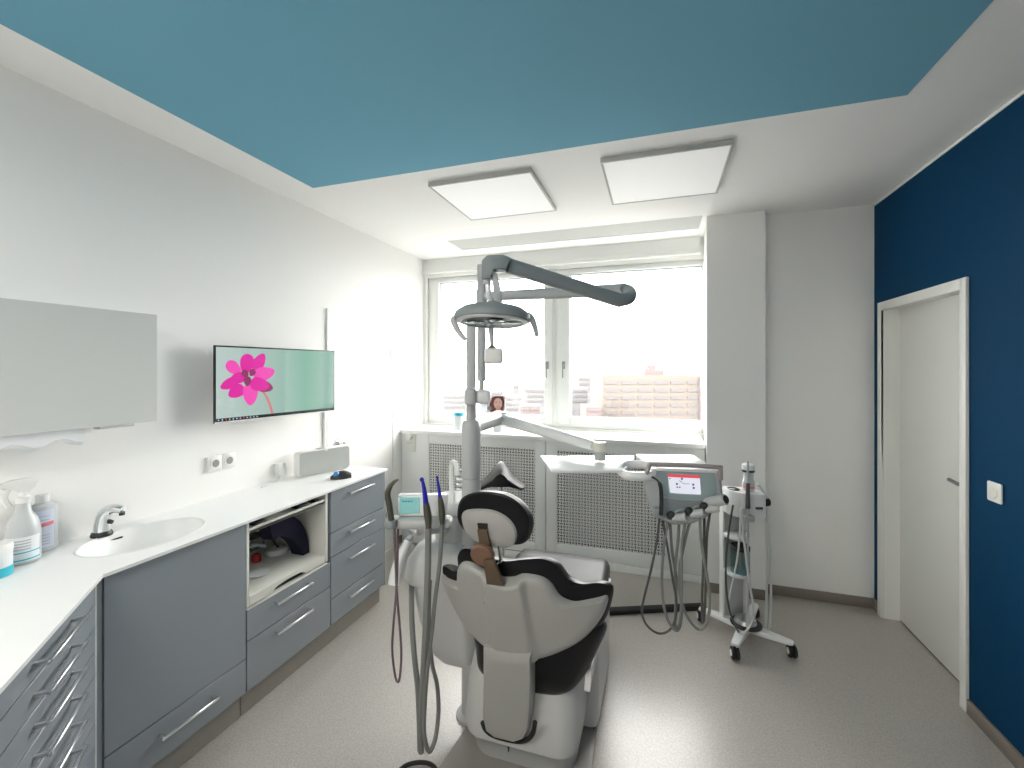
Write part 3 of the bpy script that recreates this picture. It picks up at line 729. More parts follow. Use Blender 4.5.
# base plate
G().prism([(-.86, 1.30, 0.0005), (-.24, 1.30, 0.0005), (-.255, 2.0, 0.0005), (-.30, 2.55, 0.0005), (-.75, 2.55, 0.0005), (-.80, 1.90, 0.0005)], (0, 0, .012), .003).done('base_plate', 'plate', t)
def rr_sec(cx_, cy_, hx, hy, r, z):
    return [V((cx_ + x, cy_ + y, z)) for x, y in rrect(2 * hx, 2 * hy, r, 6)]
# rear motor body
g = G()
g.loft([rr_sec(-.530, 1.91, .215, .205, .09, .0125), rr_sec(-.530, 1.90, .225, .215, .09, .09), rr_sec(-.530, 1.89, .232, .228, .09, .12)])
g.done('base_skirt', 'unitg', t)
g = G()
g.loft([rr_sec(-.530, 1.885, .236, .232, .09, .121), rr_sec(-.530, 1.885, .240, .236, .09, .16), rr_sec(-.530, 1.90, .236, .225, .09, .30), rr_sec(-.530, 1.93, .222, .20, .08, .42), rr_sec(-.530, 1.95, .20, .18, .07, .455)])
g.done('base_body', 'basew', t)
# front lift column, wider
g = G()
g.loft([rr_sec(-.515, 2.20, .262, .24, .03, .03), rr_sec(-.515, 2.20, .268, .245, .03, .05), rr_sec(-.515, 2.21, .268, .25, .03, .30), rr_sec(-.515, 2.22, .255, .26, .03, .47)])
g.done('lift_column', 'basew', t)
G().box(-.765, -.265, 1.98, 2.42, .012, .03).done('column_foot', 'dark', t)
# seat upholstery
def seat_sec(y, zc_, hw, th, sag=.0):
    P = []
    for x, z in rrect(2 * hw, th, th * .45, 5): P.append(V((CHX + .005 + x, y, zc_ + z - sag * (1 - (x / hw) ** 2) * (1 if z > 0 else 0))))
    return P
g = G()
g.loft([seat_sec(1.69, .48, .17, .05), seat_sec(1.72, .475, .22, .09), seat_sec(1.80, .475, .262, .11, .012), seat_sec(1.95, .47, .272, .115, .016), seat_sec(2.2, .485, .27, .11, .012), seat_sec(2.42, .51, .262, .10, .006), seat_sec(2.50, .505, .255, .09), seat_sec(2.58, .46, .25, .09), seat_sec(2.78, .30, .23, .085), seat_sec(2.82, .27, .2, .05)])
g.done('seat', 'seatm', t)
# rounded lower cushion behind the seat (bowl shaped)
UB = V((0, -.36, .933)).normalized()   # up along the backrest (leans toward the viewer)
WB = V((0, -.933, -.36)).normalized()   # outward to the rear
BO = V((CHX + .02, 1.60, .45))          # a point on the rear shell plane
def bp(px, py, lift=0.0):               # surveyed outline point on that plane -> (u, v)
    d = ray(px, py); O_ = V((0, 0, H)); tt = (BO - O_).dot(WB) / d.dot(WB)
    q = O_ + d * tt - BO
    return (q.x, q.dot(UB))
def b3(u, v, d): return BO + V((u, 0, 0)) + UB * v + WB * d
def outl(px, n=6):
    P = catmull([V((a, b_, 0)) for a, b_ in px], n, True)
    return [bp(p.x, p.y) for p in P]
cush = outl([(469, 640), (468, 665), (474, 684), (500, 694), (534, 701), (560, 705), (577, 695), (592, 671), (601, 645), (570, 630), (520, 625), (480, 628)])
g = G(); wrap = lambda u, d: d - .55 * u * u
g.pillow(cush, [(.05, -.006), (.5, -.004), (.86, -.006), (.96, -.016), (1.0, -.035), (1.0, -.075), (.95, -.10), (.5, -.11), (.05, -.11)], lambda u, v, d: b3(u, v + .9 * (d + .006) - .01, wrap(u, d) - .02))
g.done('seat_rear_cushion', 'black', t)
# backrest upholstery
uph = outl([(431.5, 586), (434, 580.5), (447, 583), (450.5, 578), (450, 566), (456.5, 557), (468, 556.5), (480, 561.5), (500, 566.5), (522, 565.5), (540, 566.5), (553.5, 574), (565, 590), (580, 599), (598, 602.5), (608.5, 610), (609, 622), (602, 642), (586, 654), (560, 660), (530, 663), (500, 659), (472, 643), (452, 624), (436, 600)])
shl = outl([(433, 590.5), (443, 592.5), (451, 592), (452.5, 579), (458, 571), (467.5, 570), (481, 575.5), (500, 582), (512, 582.5), (522, 580), (538.5, 584), (549, 592), (558, 606), (572, 615), (590, 616.5), (604, 617), (605, 624), (598, 638), (583, 651), (562, 659), (534, 664), (500, 660), (484, 654), (467.5, 642), (452, 626), (438, 603)])
g = G(); g.pillow(uph, [(.05, -.028), (.5, -.028), (.90, -.028), (.975, -.032), (1.0, -.045), (1.0, -.068), (.965, -.088), (.85, -.10), (.5, -.105), (.05, -.105)], lambda u, v, d: b3(u, v + .75 * (d + .028), wrap(u, d)))
g.done('backrest_cushion', 'black', t)
def ridge(u, v):
    c_ = -.011; hw_ = .078 - .03 * v
    x = (abs(u - c_) - hw_) / .016
    return .018 * (1 - min(1, max(0, x)))
g = G(); pr = [(.01 + .86 * k / 26, 0) for k in range(27)] + [(.90, -.002), (.93, -.0035), (.96, -.008), (.985, -.014), (1.0, -.024), (.99, -.034), (.8, -.036), (.3, -.036), (.02, -.036)]
g.pillow(shl, pr, lambda u, v, d: b3(u, v, wrap(u, d) + (ridge(u, v) if d > -.01 else 0)))
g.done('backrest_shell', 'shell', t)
# vertical support arm with black rim
arm = [bp(a, b_) for a, b_ in ((484.5, 645), (533, 648), (533.5, 690), (533.5, 712), (529, 719), (520, 720.5), (500, 716), (491.5, 711), (487, 700), (485, 675))]
g = G(); P2 = [V((p[0], p[1], 0)) for p in arm]
g.pillow([(p.x, p.y) for p in P2], [(.05, .030), (.80, .030), (.93, .026), (1.0, .012), (1.0, -.045), (.9, -.05), (.05, -.05)], lambda u, v, d: b3(u, v, d - .1 * u * u + max(0, -v - .03) * .25))
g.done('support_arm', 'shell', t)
rim = [bp(a, b_) for a, b_ in ((488, 707), (491, 714), (500, 720), (520, 724.5), (531, 723), (537, 716), (539, 706))]
G().tube([b3(p[0], p[1] + .004, .062) for p in rim], .009, 10, 6).done('rubber_rim', 'rub', t)
G().tube([b3(*bp(512, 731), .05), b3(*bp(512.5, 741), .05)], .004, 8, 3).done('cable_stub', 'rub', t)
# headrest
HC = V((CHX + .0, 1.395, 1.105)); HU = V((.0, -.30, .954)).normalized(); HW = V((0, -.954, -.30)).normalized()
def hp(px, py):
    d = ray(px, py); tt = (HC - V((0, 0, H))).dot(HW) / d.dot(HW); q = V((0, 0, H)) + d * tt - HC
    return (q.x, q.dot(HU))
def h3(u, v, d): return HC + V((u, 0, 0)) + HU * v + HW * d
ho = [hp(p.x, p.y) for p in catmull([V((a, b_, 0)) for a, b_ in ((455, 515), (458, 501), (468, 494), (484, 492), (504, 495), (519, 504), (528, 517), (529, 530), (524, 543), (514, 547), (490, 543), (468, 535), (458, 527))], 5, True)]
hi_ = [hp(p.x, p.y) for p in catmull([V((a, b_, 0)) for a, b_ in ((460.5, 516), (464, 511), (475, 509.3), (492, 510.5), (506, 517), (515, 527), (517.5, 538), (514, 546), (506, 549), (492, 547), (477, 543), (466, 534), (461.5, 525))], 5, True)]
G().pillow(ho, [(.05, -.006), (.7, -.006), (.9, -.004), (.97, -.010), (1.0, -.03), (1.0, -.05), (.93, -.068), (.7, -.075), (.3, -.07), (.05, -.068)], lambda u, v, d: h3(u, v + .55 * min(0, d + .006), d)).done('headrest_cushion', 'black', t)
hs = G().pillow(hi_, [(.05, .014), (.4, .013), (.75, .009), (.93, .002), (1.0, -.010), (.9, -.02), (.05, -.02)], h3).done('headrest_shell', 'shell', t)
q = [hp(a, b_) for a, b_ in ((479, 520.5), (489, 521), (489, 527), (480, 526.5))]
G().prism([h3(a, b_, .0135) for a, b_ in q], HW * .003).done('slot', 'rub', hs)
bk = thing  # noqa
def strip_(px4, d0, d1, nm, m, fr='h'):
    f3, fp = (h3, hp) if fr == 'h' else (b3, bp)
    a = [fp(*p) for p in px4]
    return G().prism([f3(u, v, d0) for u, v in a], (HW if fr == 'h' else WB) * d1, .0025).done(nm, m, t)
strip_(((479.5, 525.5), (489.5, 526), (492, 541), (482, 541)), .015, .010, 'headrest_bracket', 'bronze')
a = [hp(*p) for p in ((480.5, 537), (491.5, 537), (494.5, 556), (484, 558))]
G().prism([h3(u, v, .002) for u, v in a], HW * .018, .002).done('bracket_link', 'bronze', t)
dc = hp(485.5, 549); o_ = h3(dc[0], dc[1], .018)
G().cyl(o_, o_ + HW * .022, .042, .041, 32, .003).done('locking_disc', 'bronze2', t)
G().tube([h3(dc[0] - .03, dc[1] - .0, .0), h3(dc[0] - .045, dc[1] - .04, -.0), h3(dc[0] + .0, dc[1] - .06, -.0), h3(dc[0] + .05, dc[1] - .045, .0), h3(dc[0] + .052, dc[1] + .03, .0)], .007, 8, 5).done('chrome_loop', 'chrome', t)
a = [bp(*p) for p in ((485, 558), (494.5, 556.5), (506, 582.5), (488, 581))]
G().prism([b3(u, v, .004) for u, v in a], WB * .012, .002).done('bracket_strap', 'bronze', t)
# right side cover under the seat
g = G(); g.loft([[V((x, y, z)) for y, z in ((1.66, .40), (2.44, .44), (2.44, .475), (1.70, .455))] for x in (-.262, -.240)]); g.done('side_cover', 'basew', t)

# ================================================================== SPITTOON / ASSISTANT UNIT
UX, UY = -.985, 1.93
t = thing('spittoon_unit', (UX, UY, .2), 'light grey spittoon unit with suction hoses at the left side of the chair', 'spittoon unit')
g = G()
g.loft([rr_sec(UX + .095, UY, .085, .07, .05, .235), rr_sec(UX + .09, UY, .115, .09, .06, .27), rr_sec(UX + .06, UY, .145, .11, .06, .42), rr_sec(UX + .05, UY, .165, .125, .06, .605)])
g.done('lower_body', 'unitl', t)
G().sphere((UX + .05, UY - .03, .232), .016, 1.3, 1, .6, 8).done('orange_valve', 'orange', t)
g = G()
g.loft([rr_sec(UX + .02, UY, .155, .13, .06, .602), rr_sec(UX + .015, UY, .168, .142, .07, .625), rr_sec(UX + .02, UY, .160, .137, .07, .71), rr_sec(UX + .035, UY, .13, .12, .07, .775), rr_sec(UX + .06, UY, .09, .09, .06, .80)])
g.done('upper_body', 'unitl', t)
g = G().loft([rr_sec(UX + .06, UY, .075, .075, .05, .79), rr_sec(UX + .06, UY, .085, .085, .06, .86), rr_sec(UX + .06, UY, .085, .085, .06, .92)])
g.done('bowl_column', 'unitg', t)
G().lathe((UX + .06, UY, .915), [(.07, 0), (.10, .02), (.115, .06), (.112, .075), (.10, .070), (.08, .03), (.02, .015)], n=32).done('bowl', 'unit', t)
G().tube([(UX + .02, UY + .06, .93), (UX + .015, UY + .06, 1.10), (UX + .03, UY + .045, 1.145), (UX + .06, UY + .02, 1.14), (UX + .07, UY + .01, 1.09)], .011, 10, 6).done('water_spout', 'sock', t)
g = G()
for k in range(5): g.tube([(UX + .085 + .03 * math.cos(a), UY + .05 + .03 * math.sin(a), 1.00 + .024 * k + .004 * a) for a in [2 * PI * j / 10 for j in range(10)]], .004, 6, 2, closed=True)
g.done('clear_cup', 'clear', t)
# link to the chair
G().cyl((UX + .15, UY + .03, .40), (-.76, 2.02, .40), .06, .06, 20).done('link_arm', 'unitg', t)
# left armrest-like hanger
g = G(); pts = [atd(408, 541, 1.98), atd(401, 556, 1.95), atd(396, 572, 1.93), atd(394.5, 584, 1.92)]
g.tube(pts, lambda q: .018 + .012 * q, 14, 5, flat=.9); g.done('side_handle', 'unit', t)
G().tube([atd(408, 541, 1.98), V((UX - .06, UY - .02, .90)), V((UX + .0, UY, .89))], .014, 10, 5).done('handle_link', 'unitg', t)
# instrument holder
tt = 1.74
HR0, HR1 = (386 - 512) / F * tt, (452 - 512) / F * tt
zh = H - (523 - 369) / F * tt
g = G(); g.fbox(V((0, 0, 0)), V((cs, sn, 0)), V((-sn, cs, 0)), uz, (HR0, tt - .03, zh - .018), (HR1, tt + .05, zh + .020), .016, 4)
g.done('holder_bar', 'unitg', t)
g = G().fbox(V((0, 0, 0)), V((cs, sn, 0)), V((-sn, cs, 0)), uz, (HR0 + .042, tt + .01, zh + .022), (HR0 + .235, tt + .05, zh + .105), .006)
g.done('display_housing', 'unit', t)
g = G().fbox(V((0, 0, 0)), V((cs, sn, 0)), V((-sn, cs, 0)), uz, (HR0 + .050, tt + .006, zh + .034), (HR0 + .130, tt + .0098, zh + .098), .001, 1)
d_ = g.done('display', 'lcd', t)
g = G()
for k_ in (0, 1, 2, 3): g.fbox(V((0, 0, 0)), V((cs, sn, 0)), V((-sn, cs, 0)), uz, (HR0 + .062 + .011 * k_, tt + .0050, zh + .080), (HR0 + .069 + .011 * k_, tt + .0059, zh + .086))
g.done('display_text', 'deepb', d_)
G().tube([RF(HR0 + .13, tt + .03, zh - .02), RF(HR0 + .14, tt + .10, zh - .06), V((UX + .05, UY - .02, .85))], .022, 12, 5).done('holder_arm', 'unit', t)
G().sphere(RF(HR0 + .10, tt + .09, zh - .055), .036, 1, 1, .8, 10).done('swivel_joint', 'steel', t)
def TT(px, py, d=tt): return atd(px, py, d)
y_ = -.045
# three suction handpieces
hpz = lambda nm, m, pts, r, sm=5: G().tube(pts, r, 12, sm).done(nm, m, t)
hpz('suction_handpiece', 'olive', [TT(391.5, 520, 1.70), TT(389.5, 506, 1.70), TT(387.5, 494, 1.70), TT(390, 487, 1.70), TT(394, 482, 1.70), TT(398.5, 479.3, 1.70)], lambda q: .0115 if q < .45 else .0115 - .015 * (q - .45))
G().lathe(TT(391, 524, 1.70) , [(.022, -.012), (.025, 0), (.022, .016)], n=16).done('rest_ring', 'midg', t)
hpz('suction_tip', 'bluet', [TT(422, 479, 1.66), TT(424, 488, 1.66), TT(426, 504, 1.66)], lambda q: .0045 + .006 * q)
G().sphere(TT(421.8, 479.5, 1.66), .0085, n=8).done('tip_ball', 'bluet', t)
hpz('suction_handpiece', 'olive', [TT(426, 503, 1.66), TT(427.5, 513, 1.66), TT(428.3, 520, 1.66), TT(428.5, 530, 1.66)], lambda q: .0105 + .004 * math.sin(PI * min(1, q * 1.1)))
hpz('suction_tip', 'bluet', [TT(437, 476, 1.70), TT(438.5, 486, 1.70), TT(440, 498, 1.70)], lambda q: .0035 + .004 * q)
hpz('suction_handpiece', 'olive', [TT(440, 497, 1.70), TT(441.5, 508, 1.70), TT(442, 518, 1.70), TT(442, 524, 1.70)], lambda q: .0085 + .004 * math.sin(PI * min(1, q * 1.1)))
# hoses
def hose(pxs, d, r, m, nm='hose', par=None, n=8):
    return G().tube([atd(a, b_, (d if not isinstance(d, (list, tuple)) else d[i])) for i, (a, b_) in enumerate(pxs)], r, n, 8).done(nm, m, par or t)
hose([(428.5, 528), (428.3, 545), (427.5, 580), (426, 620), (424, 660), (422, 700), (421, 735), (421, 752)], [1.66, 1.66, 1.67, 1.68, 1.70, 1.74, 1.79, 1.80], .0125, 'hose')
hose([(442, 522), (441, 545), (439, 570), (435, 600), (432, 630), (428, 662), (425, 700), (424, 730), (427, 748), (431, 750), (436, 735), (438.5, 710), (437, 685), (432, 663), (429, 630), (429, 600), (430, 580)], [1.70, 1.70, 1.70, 1.70, 1.70, 1.70, 1.71, 1.72, 1.73, 1.74, 1.76, 1.78, 1.79, 1.80, 1.82, 1.84, 1.86], .0085, 'hose')
hose([(412, 575), (411.5, 590), (411.5, 605), (412.5, 632), (415, 662), (418, 690), (419.5, 725), (420, 750)], [2.08, 2.05, 1.97, 1.88, 1.84, 1.84, 1.82, 1.82], .012, 'hose')
hose([(394.5, 528), (395.5, 560), (397, 595), (400, 630), (401.3, 655), (400, 675), (398, 682), (395, 675), (392.3, 652), (393, 630), (396, 595), (397.5, 560), (398, 528)], [1.70] * 6 + [1.72] + [1.74] * 6, .0045, 'hosep')
# foot-control cable on the floor
g = G().tube([onZ(395, 775, .01), onZ(405, 766, .01), onZ(418, 762.5, .01), onZ(430, 764, .01), onZ(436, 772, .01), onZ(425, 790, .01)], .008, 8, 8)
g.done('floor_cable', 'rub', None, label='black cable curled on the floor below the suction hoses', category='cable')

# ================================================================== LAMP (pole, arms, head)
PX, PY = -.822, 1.90
t = thing('operating_lamp', (PX, PY, 0), 'tall grey pole with jointed arm carrying the round dental lamp', 'dental lamp')
G().lathe((PX, PY, 0.0), [(.07, 0.0), (.07, .01), (.044, .02), (.044, 1.095)], n=32).done('lower_pole', 'poleg', t)
G().lathe((PX, PY, 1.098), [(.0445, 0), (.0445, .02), (.0445, .22), (.040, .255), (.030, .266)], n=32).done('pole_sleeve', 'poleg', t)
G().cyl((PX, PY, 1.36), (PX, PY, 1.80), .0225, .0225, 24).cyl((PX, PY, 1.69), (PX, PY, 1.695), .0232, .0232).done('upper_pole', 'poleg', t)
p2 = RF((481.5 - 512) / F * 2.0, 2.0, 0)
cblk = RF((474 - 512) / F * 2.04, 2.04, 0)
g = G().fbox(V((0, 0, 0)), V((cs, sn, 0)), V((-sn, cs, 0)), uz, ((466 - 512) / F * 2.03, 1.955, H - (405 - 369) / F * 2), ((477.5 - 512) / F * 2.03, 2.11, H - (388 - 369) / F * 2), .016, 3)
g.done('clamp_block', 'poleg', t)
g = G().fbox(V((0, 0, 0)), V((cs, sn, 0)), V((-sn, cs, 0)), uz, ((477 - 512) / F * 2.03, 1.97, H - (403 - 369) / F * 2.03), ((491 - 512) / F * 2.03, 2.09, H - (389.5 - 369) / F * 2.03), .014, 3)
g.done('clamp_extension', 'unit', t)
zt2 = H + (369 - 265) / F * 2.0; zb2 = H - (381 - 369) / F * 2.0
G().cyl((p2.x, p2.y, zb2), (p2.x, p2.y, zt2), .019, .019, 24).cyl((p2.x, p2.y, zb2 - .05), (p2.x, p2.y, zb2 + .002), .011).done('second_pole', 'poleg', t)
# arm 1
e0 = V((p2.x, p2.y, 1.925)); e1 = RF((626 - 512) / F * 1.92, 1.92, 1.942)
G().cyl((p2.x, p2.y, 1.895), (p2.x, p2.y, 1.955), .025, .025).done('pole_joint', 'poleg', t)
def beam(p0, p1, w, h0, h1, bev, nm, m):
    p0, p1 = V(p0), V(p1); ax_ = (p1 - p0).normalized(); ay_ = V((-ax_.y, ax_.x, 0)).normalized(); az_ = ax_.cross(ay_)
    secs = []
    for q_, hh in ((p0, h0), (p1, h1)):
        secs.append([q_ + ay_ * x + az_ * y for x, y in rrect(w, hh, min(w, hh) * bev, 5)])
    return G().loft(secs).done(nm, m, t)
beam(e0, e1, .042, .040, .055, .4, 'lower_arm', 'poleg')
eb = RF((629 - 512) / F * 1.86, 1.86, 1.905)
e2 = RF((619 - 512) / F * 1.76, 1.76, 1.872)
# elbow casing
g = G(); 
P_e = [V(e1) + V((-.02, 0, .003)), RF((628 - 512) / F * 1.9, 1.90, 1.935), RF((630.5 - 512) / F * 1.84, 1.84, 1.908), RF((628 - 512) / F * 1.78, 1.78, 1.882), e2]
g.tube(P_e, .026, 14, 6, flat=1.0); g.done('elbow', 'armg', t)
e3 = RF((508 - 512) / F * 1.62, 1.62, H + (369 - 265.5) / F * 1.62)
beam(e2 + (e2 - e3).normalized() * .01, e3, .046, .052, .052, .35, 'spring_arm', 'armg')
e4 = RF((490.5 - 512) / F * 1.60, 1.60, H + (369 - 262.5) / F * 1.60)
g = G(); g.tube([e3 + (e2 - e3).normalized() * .02, e3, (e3 + e4) / 2 + V((0, 0, .006)), e4 + V((.0, 0, -.006)), e4 + V((-.004, 0, -.06))], .031, 4, 3)
g.bm.free(); g.bm = bmesh.new()
ra = V((cs, sn, 0)); fa = V((-sn, cs, 0))
def R2(px, py, d): return atd(px, py, d)
poly = [R2(a, b_, 1.60) for a, b_ in ((482, 280), (482, 262), (487.5, 256.5), (503, 256), (511, 259), (506, 272), (494, 268.5), (492, 270), (492, 280))]
g.prism([p - fa * .026 for p in poly], fa * .052, .006, 2); g.done('head_knuckle', 'armg', t)
G().cyl(R2(487, 279, 1.60), R2(487, 284, 1.60), .0135).done('knuckle_tip', 'poleg', t)
# curved bracket to lamp
g = G(); poly = [R2(a, b_, 1.60) for a, b_ in ((492.5, 270), (497, 274), (500, 285), (502.5, 302), (500, 308), (494, 308), (494.5, 296), (492, 280))]
g.prism([p - fa * .012 for p in poly], fa * .024, .004, 2); g.done('lamp_bracket', 'poleg', t)
G().tube([R2(488, 283, 1.6), R2(489, 295, 1.6), R2(492, 306, 1.6)], .010, 10, 4).done('lamp_bracket_rod', 'clear', t)
# head
LC = RF((492.3 - 512) / F * 1.60, 1.60, H + (369 - 321) / F * 1.60)
tilt = V((-sn * .09 + .03, cs * .09, 1)).normalized()
hd = G().lathe(LC, [(.112, -.004), (.136, .000), (.139, .010), (.134, .026), (.112, .042), (.07, .054), (.035, .062), (.02, .070), (.01, .071)], tilt, 40).done('lamp_housing', 'armg', t)
G().lathe(LC, [(.128, .0015), (.128, -.004), (.118, -.008), (.112, -.008), (.112, .0)], tilt, 40).done('lamp_rim', 'unit', t)
G().lathe(LC, [(.116, -.005), (.112, -.007), (.05, -.012), (.002, -.013)], tilt, 40).done('reflector_cover', 'lens', t)
for k in range(4):
    a = .5 + k * PI / 2; q_ = LC + V((.062 * math.cos(a), .062 * math.sin(a), -.003))
    G().lathe(q_, [(.030, .0), (.034, -.004), (.030, -.006), (.012, -.0015), (.002, -.001)], (0, 0, 1), 20).done('reflector', 'chrome', t)
for sgn, pxs in ((0, ((455.5, 318), (454, 321), (457, 329), (462, 336), (466, 340))), (1, ((526, 316), (530, 317), (533.5, 323), (536, 331), (537, 337)))):
    G().tube([R2(a, b_, 1.60) for a, b_ in pxs], lambda q: .013 - .007 * q, 10, 5, flat=1.2).done('grip_handle', 'poleg', t)
G().sphere(R2(457, 317, 1.6), .014, n=8).done('grip_mount', 'armg', t)
G().sphere(R2(524.5, 316, 1.6), .014, n=8).done('grip_mount', 'armg', t)
# small box hanging below on a stem
G().tube([R2(491, 325, 1.72), R2(491.5, 338, 1.72), R2(492, 347, 1.72)], lambda q: .012 - .006 * q, 10, 4).done('sensor_stem', 'unit', t)
G().lathe(R2(492, 348, 1.72), [(.008, .01), (.022, -.004), (.022, -.012)], n=20).done('sensor_collar', 'midg', t)
sb = R2(494, 356, 1.72)
g = G(); g.fbox(sb, ra, fa, uz, (-.036, -.035, -.030), (.034, .035, .030), .010, 3); g.done('sensor_box', 'unit', t)

# ================================================================== INSTRUMENT DELIVERY UNIT (arm, trays, console)
t = thing('instrument_unit', tuple(V((PX, PY, 1.3))), 'white swing arm table with trays and control console right of the chair', 'dental delivery unit')
j0 = RF((470 - 512) / F * 2.05, 2.10, 1.327); j1 = RF(-.065, 2.48, 1.327)
g = G()
ax_ = (j1 - j0).normalized(); ay_ = V((-ax_.y, ax_.x, 0)).normalized()
g.loft([[q_ + ay_ * x + uz * y for x, y in rrect(.065, .068, .026, 5)] for q_ in (j0 - ax_ * .0, j1)]).done('first_arm', 'unit', t)
G().cyl(j1 + V((0, 0, -.038)), j1 + V((0, 0, .036)), .042, .042, 28, .008).done('arm_joint', 'unit', t)
j2 = RF(.355, 1.93, 1.268)
ax2 = (j2 - j1).normalized(); ay2 = V((-ax2.y, ax2.x, 0)).normalized(); az2 = ax2.cross(ay2)
g = G(); g.loft([[j1 + (j2 - j1) * q_ + ay2 * x + az2 * y for x, y in rrect(w_, h_, .018, 5)] for q_, w_, h_ in ((0.02, .062, .06), (.5, .056, .052), (.97, .05, .042), (1.0, .04, .035))]).done('second_arm', 'unit', t)
kn = RF((600 - 512) / F * 1.90, 1.90, 0)
G().lathe((kn.x, kn.y, 1.212), [(.022, 0), (.024, .004), (.024, .034), (.022, .036)], n=24).done('knob_base', 'unitg', t)
G().lathe((kn.x, kn.y, 1.248), [(.022, 0), (.024, .004), (.027, .036), (.025, .040), (.004, .041)], n=24).done('knob_cap', 'cream', t)
# trays
def rr_plate(corners, z, th, nm, m, bev=.003):
    return G().prism([V((c_.x, c_.y, z - th)) for c_ in corners], (0, 0, th), bev).done(nm, m, t)
rr_plate([RF(.130, 2.035, 0), RF(.152, 1.735, 0), RF(.435, 1.735, 0), RF(.515, 1.90, 0), RF(.56, 2.035, 0)], 1.205, .012, 'tray', 'unit')
rr_plate([RF(.565, 2.03, 0), RF(.555, 1.86, 0), RF(.80, 1.80, 0), RF(.82, 2.01, 0)], 1.212, .025, 'console_tray', 'unit')
# loop bracket between tray and console
G().tube([RF(.435, 1.76, 1.19), RF(.44, 1.80, 1.20), RF(.475, 1.84, 1.205), RF(.53, 1.84, 1.205), RF(.56, 1.80, 1.205), RF(.555, 1.74, 1.19), RF(.50, 1.72, 1.185), RF(.45, 1.73, 1.185)], .014, 10, 6, closed=True, flat=1.3).done('tray_loop', 'unit', t)
# console body : outline in the camera-facing plane of the unit
CT = 1.72
def cf(px, py, d=0.0): return atd(px, py, CT + d)
g = G()
body = [(651, 467.5), (700, 468), (718, 470.5), (721.5, 480), (723, 497), (719, 509), (705, 518), (690, 524.5), (672, 524.5), (656, 519), (647.5, 503), (644, 484), (645.5, 475)]
secs = []
cb = (683, 495)
for s_, d_ in ((.90, .16), (1.0, .14), (1.0, .03), (.985, .012), (.94, .0)):
    secs.append([cf(cb[0] + (a - cb[0]) * s_, cb[1] + (b_ - cb[1]) * s_, d_ - (b_ - 495) * .0005) for a, b_ in body])
cbody = g.loft(secs).done('console_body', 'unitg', t)
def cface(pts, lift, nm, m, par):
    return G().prism([cf(a, b_, -lift - (b_ - 495) * .0005) for a, b_ in pts], fa * .0015).done(nm, m, par)
fc = cface([(657.5, 471), (714.5, 473.3), (716.5, 480), (717, 494), (712, 498), (698, 499.8), (682, 499.3), (664, 496.5), (661.8, 486), (655.5, 475)], .003, 'face_panel', 'facep', cbody)
cface([(663, 497.5), (682, 500.3), (698, 500.8), (713, 498.5), (712, 504), (700, 512), (684, 518), (668, 520), (662, 515)], .003, 'lower_face_panel', 'armg', cbody)
cface([(656.5, 467.8), (717, 470.8), (716.8, 473), (657, 470.7)], .004, 'top_lip', 'unit', cbody)
sc1 = cface([(667.9, 474.2), (699.8, 475.6), (701.1, 494.8), (670.2, 492.9)], .005, 'touch_screen', 'whscr', cbody)
cface([(667.9, 474.2), (699.8, 475.6), (700.1, 478.4), (668.2, 477.0)], .0062, 'screen_header', 'redscr', sc1)
for (a, b_, r_) in ((682, 478.9, 1.1), (676.9, 484, 1.1), (693.3, 484.6, 1.1), (693.8, 488, 1.1), (677.3, 487.2, .8), (679.8, 487.3, .8), (669.9, 478.6, .7)):
    cface([(a + r_ * math.cos(2 * PI * k / 12), b_ + r_ * math.sin(2 * PI * k / 12)) for k in range(12)], .0062, 'screen_icon', 'dkscr', sc1)
cface([(679.5, 480.3), (684, 483.6), (690, 483.8), (690, 484.2), (683.8, 484.0), (679.2, 480.8)], .0062, 'screen_line', 'hosed', sc1)
G().tube([cf(645.5, 476, .0), cf(649.5, 465.3, -.01), cf(652, 464.2, -.012), cf(684, 465.2, -.014), cf(717.5, 467.2, -.012), cf(720.3, 468.4, -.01), cf(720.8, 479.5, .0)], .0085, 8, 4, flat=1.0).done('grab_bar', 'barp', t)
# left wing instrument (black syringe) and side wing
G().tube([cf(652, 477, -.02), cf(657, 480, -.035), cf(660.6, 487, -.045), cf(661.5, 500, -.045), cf(661, 515, -.04)], lambda q: .004 if q < .4 else .0075, 10, 5).done('syringe', 'dark', t)
G().fbox(cf(657, 512, -.02), ra, fa, uz, (-.012, -.02, -.02), (.025, .02, .018), .006).done('holder_clip', 'midg', t)
# handpiece holders
for i, (a, b_) in enumerate(((678.5, 518.5), (696.5, 514.5), (711.5, 509.5))):
    o_ = cf(a, b_, -.03)
    G().cyl(o_ - ra * .022 + uz * -.002 + fa * .01, o_ + ra * .024 + uz * .010 - fa * .01, .0155, .0165, 18, .003).done('handpiece_cover', 'unitg', t)
    G().sphere(cf(a - 7.5, b_ - 3, -.022), .017, 1, .8, 1, 10).done('holder_socket', 'dark', t)
    G().tube([cf(a - 6, b_ + 2, -.01), cf(a - 3, b_ - 6, -.015), cf(a + 4, b_ - 8.5, -.012), cf(a + 8, b_ - 4, -.005)], .006, 8, 5).done('holder_hook', 'midg', t)
o_ = cf(720, 501, -.05)
G().cyl(o_ - ra * .03 - uz * .022 + fa * .05, o_ + ra * .012 + uz * .012 - fa * .02, .020, .020, 20, .003).done('handpiece_cover', 'unitg', t)
o2 = o_ + ra * .0125 + uz * .0125 - fa * .0215
G().cyl(o2 + (fa * .07 - ra * .042 - uz * .034).normalized() * .004, o2 + (-fa * .07 + ra * .042 + uz * .034).normalized() * .001, .015, .015, 18).done('nozzle_opening', 'rub', t)
